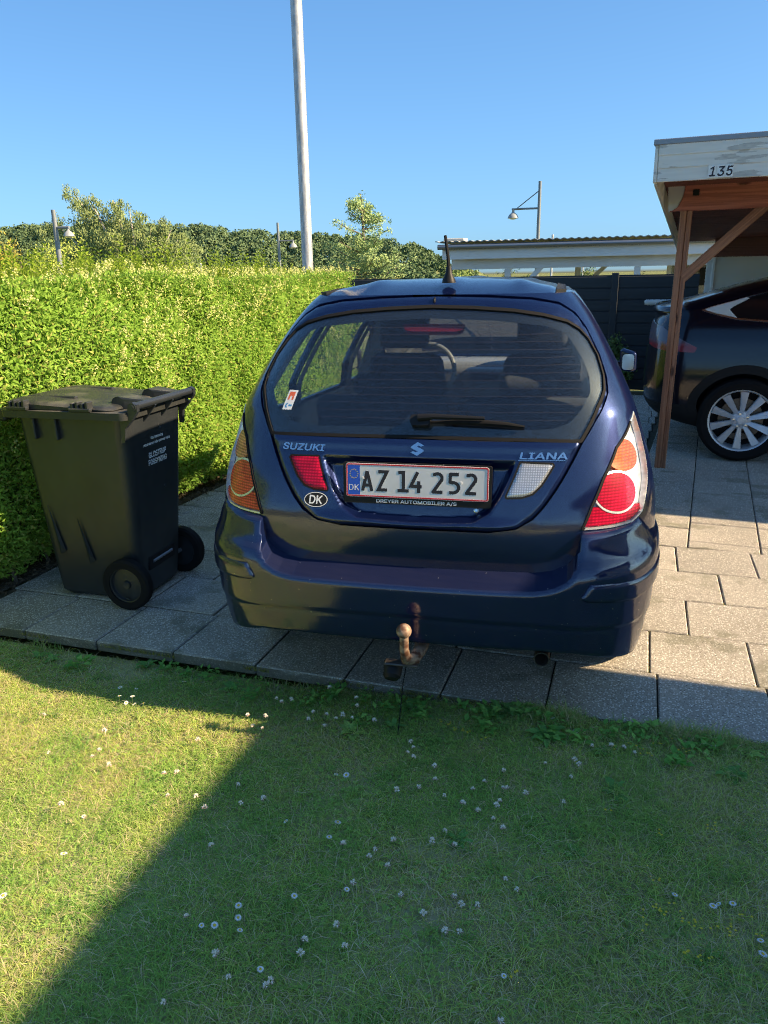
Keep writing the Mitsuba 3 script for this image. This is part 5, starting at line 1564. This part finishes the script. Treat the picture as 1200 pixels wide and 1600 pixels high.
# ------------------------------------------------------------------ where the flowers and weeds stand in the lawn (metres)
DAISY = [(-1.441, 1.408), (-0.878, 1.387), (-0.86, 1.352), (-0.837, 1.318), (-0.936, 1.303), (-0.905, 1.313), (-0.737, 1.232), (-0.631, 1.52), (-0.898, 1.715), (-0.749, 1.755), (-0.75, 1.69), (-0.754, 1.459), (-1.488, 1.233), (0.186, 1.753), (0.277, 1.742), (0.291, 1.753), (0.325, 1.765), (0.377, 1.662), (0.377, 1.622), (-0.193, 1.383), (-0.206, 2.576), (-0.206, 2.5), (-0.12, 2.44), (0.331, 2.483), (-1.863, 2.236), (-1.795, 2.246), (-1.825, 2.181), (-1.774, 2.192), (-1.733, 2.146), (-1.769, 2.145), (-1.703, 2.16), (-0.805, 1.973), (-0.838, 1.966), (-1.642, 2.348)]
CLOVER = [(-2.022, 1.995), (-1.834, 1.802), (-1.735, 1.97), (-1.676, 1.865), (-1.675, 1.827), (-1.59, 1.804), (-1.38, 2.018), (-1.384, 1.815), (-1.348, 1.834), (-1.309, 1.723), (-1.222, 1.746), (-1.167, 1.706), (-1.071, 1.757), (-1.014, 1.799), (-1.123, 1.836), (-1.495, 1.56), (-1.604, 1.589), (-1.235, 2.347), (-1.206, 2.331), (-1.178, 2.359), (-1.06, 2.299), (-1.007, 2.297), (-0.964, 2.283), (-0.95, 2.314), (-0.909, 2.304), (-0.941, 2.439), (-1.069, 2.481), (-1.22, 2.224), (-1.286, 2.209), (-1.236, 2.153), (-1.195, 2.149), (-0.986, 2.228), (-1.059, 2.25), (-0.825, 2.311), (-0.92, 2.387), (-0.66, 2.222), (-0.642, 2.191), (-0.653, 2.157), (-0.627, 2.138), (-0.547, 2.111), (-0.527, 2.043), (-0.63, 1.958), (-0.566, 1.991), (-0.48, 1.974), (-0.401, 2.031), (-0.374, 2.079), (-0.326, 2.153), (-0.312, 2.064), (-0.299, 2.068), (-0.24, 2.06), (-0.311, 1.997), (-0.317, 1.976), (-0.315, 1.914), (-0.366, 1.937), (-0.417, 1.955), (-0.201, 2.23), (-0.111, 2.279), (-0.095, 2.258), (-0.114, 2.182), (-0.061, 2.377), (0.001, 2.396), (0.043, 2.397), (0.078, 2.377), (-0.124, 2.051), (-0.281, 1.881), (-0.44, 1.82), (-0.572, 1.741), (-0.465, 1.769), (-0.4, 1.772), (-0.61, 1.689), (-0.617, 1.658), (-0.704, 1.682), (-0.625, 1.554), (-0.617, 1.412), (-0.675, 1.346), (-0.669, 1.307), (-0.574, 1.357), (-0.704, 1.217), (-0.708, 1.203), (-0.801, 1.196), (-0.909, 1.095), (-0.992, 1.322), (-1.063, 1.567), (-0.863, 1.246), (-0.491, 1.551), (-0.556, 1.639), (-0.357, 1.586), (-0.334, 1.566), (-0.294, 1.576), (-0.419, 1.51), (-0.353, 1.472), (-0.319, 1.48), (-0.24, 1.685), (-0.205, 1.658), (-0.18, 1.274)]
YELLOW = [(0.012, 2.395), (0.095, 2.405), (0.157, 2.451), (0.199, 2.491), (0.218, 2.43), (0.242, 2.426), (0.126, 2.384), (0.064, 2.423), (0.152, 2.003), (0.285, 2.063), (0.296, 2.047), (0.133, 1.697), (0.148, 1.689), (0.184, 1.724), (0.164, 1.689), (0.201, 1.67), (0.231, 1.685), (0.267, 1.67), (0.307, 1.682), (0.311, 1.673), (0.346, 1.74), (0.204, 1.574), (0.233, 1.572), (0.257, 1.576), (0.118, 1.634), (0.15, 1.802), (-0.566, 2.378), (-0.532, 2.354), (-0.509, 2.353), (-0.593, 2.392), (-0.489, 2.35), (-0.431, 2.314), (0.384, 1.686), (-0.17, 1.401), (-0.002, 2.049)]
WEED = [(-2.466, 2.461, 0.1, 'k'), (-2.393, 2.45, 0.08, 'k'), (-1.951, 2.548, 0.1, 'g'), (-1.495, 2.452, 0.09, 'g'), (-0.894, 2.261, 0.11, 'l'), (-0.739, 2.473, 0.09, 'g'), (-0.758, 2.332, 0.08, 'g'), (-0.396, 2.543, 0.15, 'g'), (-0.328, 2.535, 0.12, 'g'), (-0.215, 2.41, 0.12, 'g'), (0.022, 2.171, 0.12, 'g'), (0.434, 2.488, 0.12, 'l'), (0.373, 2.361, 0.11, 'g'), (-0.017, 2.371, 0.1, 'g'), (-0.398, 1.804, 0.08, 'g'), (-0.069, 1.852, 0.08, 'g')]
# ------------------------------------------------------------------ grass
gr_ = np.random.default_rng(33)


def visible(x, y, margin=0.12):
    P = np.stack([x, y, np.zeros_like(x)], 1) - CAM
    c = P @ _M
    u, v = c[:, 0] / c[:, 2] * CAM_F / 600, c[:, 1] / c[:, 2] * CAM_F / 800
    return (c[:, 2] > 0) & (np.abs(u) < 1 + margin) & (v < 1 + margin)


def scatter_lawn(n):
    x, y = gr_.uniform(-3.6, 2.3, n), gr_.uniform(-0.6, PAVE_Y - 0.004, n)
    near = visible(x, y)
    bare = meshkit.fbm(np.stack([x * 2.3, y * 2.3, x * 0], -1), 3, 41) + 0.55 * np.clip((y - 2.28) / 0.25, 0, 1) * np.clip((-1.15 - x) / 0.4, 0, 1)
    keep = (gr_.random(n) < np.where(near, 1.0, 0.16)) & (gr_.random(n) < np.clip(1.35 - np.clip((bare - 0.50) * 2.6, 0, 1.25), 0.1, 1))
    return x[keep], y[keep], near[keep]


def blades(x, y, h, w, lean, col, z0=None):
    n = len(x)
    a = gr_.uniform(0, 2 * np.pi, n)
    d = np.stack([np.cos(a), np.sin(a)], 1)
    b = gr_.uniform(0, 2 * np.pi, n)
    s = np.stack([np.cos(b), np.sin(b), 0 * b], 1) * (w / 2)[:, None]
    base = np.stack([x, y, (lawn_z(x, y) if z0 is None else z0) - 0.004], 1)
    mid = base + np.stack([d[:, 0] * lean * h * 0.35, d[:, 1] * lean * h * 0.35, h * 0.6], 1)
    tip = base + np.stack([d[:, 0] * lean * h, d[:, 1] * lean * h, h * (1.0 - 0.25 * lean.clip(0, 2))], 1)
    v = np.stack([base - s, base + s, mid - s * 0.8, mid + s * 0.8, tip], 1).reshape(-1, 3)
    i = np.arange(n)[:, None] * 5
    return v, np.vstack([i + [0, 1, 3], i + [0, 3, 2], i + [2, 3, 4]]), np.repeat(col, 5, 0)


def grass_colors(x, y, n):
    q = meshkit.fbm(np.stack([x * 1.9, y * 1.9, x * 0], -1), 4, 12)
    q2 = meshkit.fbm(np.stack([x * 7, y * 7, x * 0], -1), 2, 19)
    t = np.clip((q - 0.5) * 2.6 + 0.55 + (q2 - 0.5) * 1.6, 0, 1)
    c = col_mix((0.30, 0.53, 0.13), (0.58, 0.68, 0.18), t * 0.7 + 0.3 * gr_.random(n))
    straw = gr_.random(n) < 0.13 + 0.30 * t ** 2
    c = np.where(straw[:, None], col_mix((0.58, 0.50, 0.28), (0.75, 0.67, 0.42), gr_.random(n)), c)
    return c * gr_.uniform(0.75, 1.2, n)[:, None]


x, y, nr = scatter_lawn(560000)
n = len(x)
lay = gr_.random(n)
hh = gr_.uniform(0.010, 0.036, n) * (0.75 + 0.7 * meshkit.noise(np.stack([x * 5, y * 5, x * 0], -1), 6))
gp = [blades(x, y, hh, np.where(nr, gr_.uniform(0.0016, 0.0030, n), 0.005), np.where(lay < 0.45, gr_.uniform(1.4, 3.0, n), gr_.uniform(0.4, 1.4, n)), grass_colors(x, y, n))]
# broad-leaved clover and moss between the blades
nb = 11000
cx, cy = gr_.uniform(-3.2, 1.8, nb), gr_.uniform(0.7, PAVE_Y - 0.03, nb)
pick = meshkit.fbm(np.stack([cx * 2.6, cy * 2.6, cx * 0], -1), 3, 77) > 0.50
cx, cy = cx[pick], cy[pick]
nb = len(cx)
for k in range(3):
    a = gr_.uniform(0, 6.28, nb) if k == 0 else a + 2.09
    d = np.stack([np.cos(a), np.sin(a), 0.35 + 0 * a], 1)
    v, f = leaves(np.stack([cx, cy, lawn_z(cx, cy) + 0.009], 1), d, np.array([0, 0, 1.0])[None] + rand_dirs(nb, gr_) * 0.3, 0.0115, 0.0095, 0.1)
    gp.append((v, f, np.repeat(col_mix((0.28, 0.48, 0.12), (0.44, 0.62, 0.17), gr_.random(nb)), 5, 0)))
# dry straws lying in the sward
ns = 16000
sx, sy_ = gr_.uniform(-3.2, 1.8, ns), gr_.uniform(0.7, PAVE_Y - 0.05, ns)
pick = meshkit.fbm(np.stack([sx * 2.1, sy_ * 2.1, sx * 0], -1), 3, 61) + 0.25 * gr_.random(ns) > 0.56
sx, sy_ = sx[pick], sy_[pick]
gp.append(blades(sx, sy_, gr_.uniform(0.012, 0.03, len(sx)), gr_.uniform(0.0013, 0.0024, len(sx)), gr_.uniform(1.5, 3.6, len(sx)), col_mix((0.56, 0.49, 0.30), (0.82, 0.76, 0.54), gr_.random(len(sx))), lawn_z(sx, sy_) + 0.010))
# darker, longer tufts
nt = 240
tx, ty = gr_.uniform(-3.0, 1.7, nt), gr_.uniform(0.75, PAVE_Y - 0.08, nt)
tx, ty = np.repeat(tx, 34) + gr_.normal(0, 0.013, nt * 34), np.repeat(ty, 34) + gr_.normal(0, 0.013, nt * 34)
gp.append(blades(tx, ty, gr_.uniform(0.02, 0.05, len(tx)), gr_.uniform(0.0018, 0.003, len(tx)), gr_.uniform(0.5, 1.8, len(tx)), col_mix((0.16, 0.36, 0.09), (0.34, 0.52, 0.15), gr_.random(len(tx)))))
# broad-leaved plants along the paving edge
ne = 62
ex_, ey_ = np.concatenate([gr_.uniform(-1.15, 0.5, ne - 12), gr_.uniform(-2.3, -1.3, 12)]), PAVE_Y - 0.03 - np.abs(gr_.normal(0, 0.10, ne))
sz_ = np.repeat(gr_.uniform(0.018, 0.042, ne), 12)
ex_, ey_ = np.repeat(ex_, 12) + gr_.normal(0, 0.022, ne * 12), np.minimum(np.repeat(ey_, 12) + gr_.normal(0, 0.018, ne * 12), PAVE_Y - 0.01)
a = gr_.uniform(0, 6.28, len(ex_))
v, f = leaves(np.stack([ex_, ey_, lawn_z(ex_, ey_) + gr_.uniform(0.005, 0.035, len(ex_))], 1), np.stack([np.cos(a), np.sin(a), gr_.uniform(0.1, 0.9, len(a))], 1), np.array([0, 0, 1.0])[None] + rand_dirs(len(a), gr_) * 0.3, sz_, sz_ * 0.6, 0.12)
gp.append((v, f, np.repeat(col_mix((0.16, 0.40, 0.09), (0.34, 0.60, 0.15), gr_.random(len(a))), 5, 0)))
# long untrimmed fringe against the tiles
nf = 13000
fx = np.concatenate([gr_.uniform(-1.2, 1.9, nf), gr_.uniform(-3.0, -1.2, nf // 9)])
fy = PAVE_Y - 0.006 - np.abs(gr_.normal(0, 0.045, len(fx)))
tuft = meshkit.noise(np.stack([fx * 6, fx * 0, fx * 0], -1), 55)
fh = gr_.uniform(0.012, 0.085, len(fx)) * (0.2 + 1.25 * tuft ** 2.2)
fc = col_mix((0.22, 0.40, 0.10), (0.46, 0.54, 0.19), gr_.random(len(fx)))
fc = np.where((gr_.random(len(fx)) < 0.22)[:, None], np.array([[0.62, 0.54, 0.32]]), fc)
gp.append(blades(fx, fy, fh, gr_.uniform(0.0018, 0.0034, len(fx)), gr_.uniform(0.3, 1.3, len(fx)), fc))
g, c = join(gp)
k = add('grass', g, 'grass_mat', smooth=False, color=c)
tag(k, 'short dry mown grass with clover covering the lawn', 'grass', kind='stuff')
# grass and moss in the joints
nj = 9000
rows = gr_.integers(0, 6, nj)
jx = gr_.uniform(-3.0, 1.6, nj)
jy = PAVE_Y + 0.4 * rows + gr_.normal(0, 0.0025, nj)
sel = meshkit.noise(np.stack([jx * 7, jy * 9, jx * 0], -1), 91) > 0.52
jx, jy = jx[sel], np.maximum(jy[sel], PAVE_Y + 0.001)
# yellow cushions of moss where the joints meet
mc = np.array([[0.56, 2.975], [0.40, 2.972], [0.62, 2.97], [0.13, 2.972], [0.126, 2.86], [0.128, 3.1], [0.525, 3.05], [0.30, 3.372], [0.69, 3.37], [0.47, 3.772], [0.10, 3.371], [0.36, 4.30], [0.40, 4.17], [0.8, 3.373], [0.48, 2.973], [0.35, 3.371], [0.75, 2.97], [0.129, 2.70]])
mj = np.repeat(mc, 55, 0)
sx_ = np.where(np.abs(mj[:, :1] % 1 - 0.13) < 0.01, 0.006, 0.028)
mj = mj + gr_.normal(0, 1, mj.shape) * np.hstack([sx_, np.where(sx_ < 0.01, 0.03, 0.005)])
jx, jy = np.concatenate([jx, mj[:, 0]]), np.concatenate([jy, mj[:, 1]])
g = blades(jx, jy, gr_.uniform(0.006, 0.018, len(jx)) + 0.016, np.full(len(jx), 0.0025), gr_.uniform(0.3, 1.4, len(jx)), col_mix((0.20, 0.22, 0.05), (0.46, 0.42, 0.10), gr_.random(len(jx))), np.full(len(jx), TOPZ))
k = add('joint_moss', (g[0], g[1]), 'grass_mat', smooth=False, color=g[2])
tag(k, 'moss and tiny weeds in the paving joints', 'moss', kind='stuff')

# ------------------------------------------------------------------ daisies, clover heads, weeds


def colored(parts):
    """[(mesh, colour)] -> mesh, vertex colours"""
    vs, fs, cs, o = [], [], [], 0
    for m_, c_ in parts:
        vs.append(m_.vertices)
        fs.append(m_.faces + o)
        cs.append(np.tile(c_, (len(m_.vertices), 1)))
        o += len(m_.vertices)
    return (np.vstack(vs), np.vstack(fs)), np.vstack(cs)


def daisy_petals():
    out = []
    for ring_, (n_, r1, z) in enumerate(((15, 0.0095, 0.0), (13, 0.0085, 0.0012))):
        for k in range(n_):
            a = 2 * math.pi * (k + 0.5 * ring_) / n_
            d, t = np.array([math.cos(a), math.sin(a), 0]), np.array([-math.sin(a), math.cos(a), 0])
            p = [d * 0.0025 + [0, 0, z], d * r1 * 0.7 + t * 0.0012 + [0, 0, z + 0.001], d * r1 + [0, 0, z + 0.0005], d * r1 * 0.7 - t * 0.0012 + [0, 0, z + 0.001]]
            out.append(trimesh.Trimesh(p, [[0, 1, 2], [0, 2, 3]], process=False))
    return cat(*out)


pbr('daisy_white', (0.74, 0.76, 0.78), 0.7)
pbr('daisy_yellow', (0.62, 0.45, 0.03), 0.7)
pbr('stem_green', (0.09, 0.15, 0.04), 0.7)
DP = mikit.ply(daisy_petals(), 'daisy_white', smooth=False)
DC = mikit.ply(trimesh.creation.icosphere(1, 0.0031).apply_scale([1, 1, 0.55]).apply_translation([0, 0, 0.0015]), 'daisy_yellow', smooth=True)
DS = mikit.ply(tube([(0, 0.004, -0.045), (0, 0, 0.0)], 0.0008, 5), 'stem_green', smooth=True)


def clover_head():
    r = np.random.default_rng(4)
    n = 46
    u = rand_dirs(n, r)
    u[:, 2] = np.abs(u[:, 2]) * 1.1 - 0.25
    u = unit(u)
    v, f = leaves(u * 0.002, u + np.array([0, 0, 0.2]), rand_dirs(n, r), 0.0078, 0.0030, 0.3)
    col = np.where((u[:, 2] < 0.05)[:, None], np.array([[0.58, 0.42, 0.34]]), np.array([[0.85, 0.81, 0.72]])) * r.uniform(0.85, 1.1, n)[:, None]
    return (v, f), np.repeat(col, 5, 0)


CH, CC = clover_head()
CH = mikit.ply(CH, 'petal_mat', smooth=False, color=CC)


def facing(x, y, z, k):
    r = np.random.default_rng(500 + k)
    return xf((x, y, z), r.uniform(0, 6.28), r.uniform(0.8, 1.25)) @ rot([1, 0, 0], r.uniform(-0.1, 0.55)) @ rot([0, 1, 0], r.uniform(-0.3, 0.3))




def zone(x, y):
    if x < -1.3 - 0.0 * y and y < 2.2:
        return 'in the sunlit part of the lawn' if y < 1.75 else 'in the upper sunlit part of the lawn'
    if y > 2.2:
        return 'at the paving edge left of the tow bar' if x < -0.75 else 'at the paving edge right of the tow bar'
    side = 'left' if x < -0.75 else 'middle' if x < -0.2 else 'right'
    return f'in the shaded {side} lawn, ' + ('near the paving' if y > 1.8 else 'half way down' if y > 1.45 else 'nearest the viewer')


for k, (x, y) in enumerate(DAISY):
    t = thing('daisy', 'small white daisy with yellow centre ' + zone(x, y), 'daisy', 'daisies ' + zone(x, y))
    m = facing(x, y, 0.012, k)
    add('petals', DP, None, t, m=m)
    add('centre', DC, None, t, m=m)
    add('stem', DS, None, t, m=m)
for k, (x, y) in enumerate(CLOVER):
    t = thing('clover_flower', 'pinkish white clover flower head ' + zone(x, y), 'clover flower', 'clover flowers ' + zone(x, y))
    m = facing(x, y, 0.006, k + 100)
    add('flower_head', CH, None, t, m=m)
    add('stem', DS, None, t, m=m)
yl = np.array(YELLOW)
yl = np.vstack([yl + gr_.normal(0, 0.012, yl.shape) for _ in range(2)] + [yl])
n = len(yl)
P5 = []
for j in range(5):
    a = j * 1.2566
    P5.append(leaves(np.stack([yl[:, 0], yl[:, 1], lawn_z(yl[:, 0], yl[:, 1]) + 0.022], 1), np.tile([math.cos(a), math.sin(a), 0.4], (n, 1)), np.tile([0, 0, 1.0], (n, 1)), 0.0045, 0.004))
g, c = join([(v, f, np.tile([0.62, 0.50, 0.03], (len(v), 1))) for v, f in P5])
k = add('yellow_flowers', g, 'petal_mat', smooth=False, color=c)
tag(k, 'scattered tiny yellow flowers in the right part of the lawn', 'flowers', kind='stuff')


def broad_leaf(L, W, az, rise, r, col, jag):
    n = 7
    t = np.linspace(0, 1, n)
    cen = np.stack([t * L * math.cos(rise * 0.8), 0 * t, L * (math.sin(rise) * t - 0.55 * math.sin(rise) * t ** 2.2)], 1)
    w = W * np.sin(np.pi * np.clip(t * 0.9 + 0.08, 0, 1)) ** 0.8 * (1 + jag * np.array([0, .5, -.5, .5, -.5, .4, 0]))
    wv = np.array([0, 1, -1, 1, -1, 1, 0]) * 0.06 * W
    l = cen + np.stack([0 * t, w / 2, w * 0.18 + wv], 1)
    q = cen - np.stack([0 * t, w / 2, -w * 0.18 + wv], 1)
    v = np.vstack([cen, l, q])
    f = []
    for k in range(n - 1):
        f += [[k, k + 1, n + k + 1], [k, n + k + 1, n + k], [k, 2 * n + k, 2 * n + k + 1], [k, 2 * n + k + 1, k + 1]]
    g = trimesh.Trimesh(v, f, process=False)
    g.apply_transform(rot([0, 0, 1], az))
    return g, col * r.uniform(0.85, 1.15)


WL = ['leafy clover clump beside the bare soil at the paving edge', 'small weed between the clover clump and the paving', 'upright weed at the paving edge near the bin', 'low weed below the left of the rear bumper', 'pale green lettuce like weed left of the tow bar', 'dark weed under the tow bar cable', 'small round leaved weed below the tow bar', 'large dock plant at the paving edge below the exhaust', 'second dock plant beside the large dock', 'leafy weed around the three daisies', 'flat thistle rosette in the middle right of the lawn', 'pale rosette weed at the right edge of the lawn', 'dark rosette below the pale one at the right', 'leafy weed beside the yellow flowers', 'small rosette in the centre of the lawn', 'small weed in the right centre lawn']
for i, (x, y, s, kind) in enumerate(WEED):
    r = np.random.default_rng(900 + i)
    y = min(y, PAVE_Y - 0.045)
    t = thing('weed', WL[i], 'weed')
    col = {'g': np.array([0.20, 0.43, 0.12]), 'l': np.array([0.42, 0.62, 0.17]), 'k': np.array([0.24, 0.46, 0.13])}[kind]
    n = 9 if s > 0.1 else 8
    m = xf((x, y, float(lawn_z(x, y))))
    for j in range(n):
        L = s * r.uniform(0.45, 0.8) * (0.75 if x > -0.2 else 1.0)
        g, c_ = broad_leaf(L, L * r.uniform(0.26, 0.42), 2 * math.pi * j / n + r.uniform(-0.3, 0.3), r.uniform(0.35, 1.1), r, col, 0.5 if i in (10, 12) else 0.12)
        add('leaf', g, 'leaf_mat', t, smooth=True, m=m, color=np.tile(c_, (len(g.vertices), 1)))
    add('root_crown', tube([(0, 0, -0.01), (0, 0, 0.012)], 0.005, 7), 'stem_green', t, m=m)
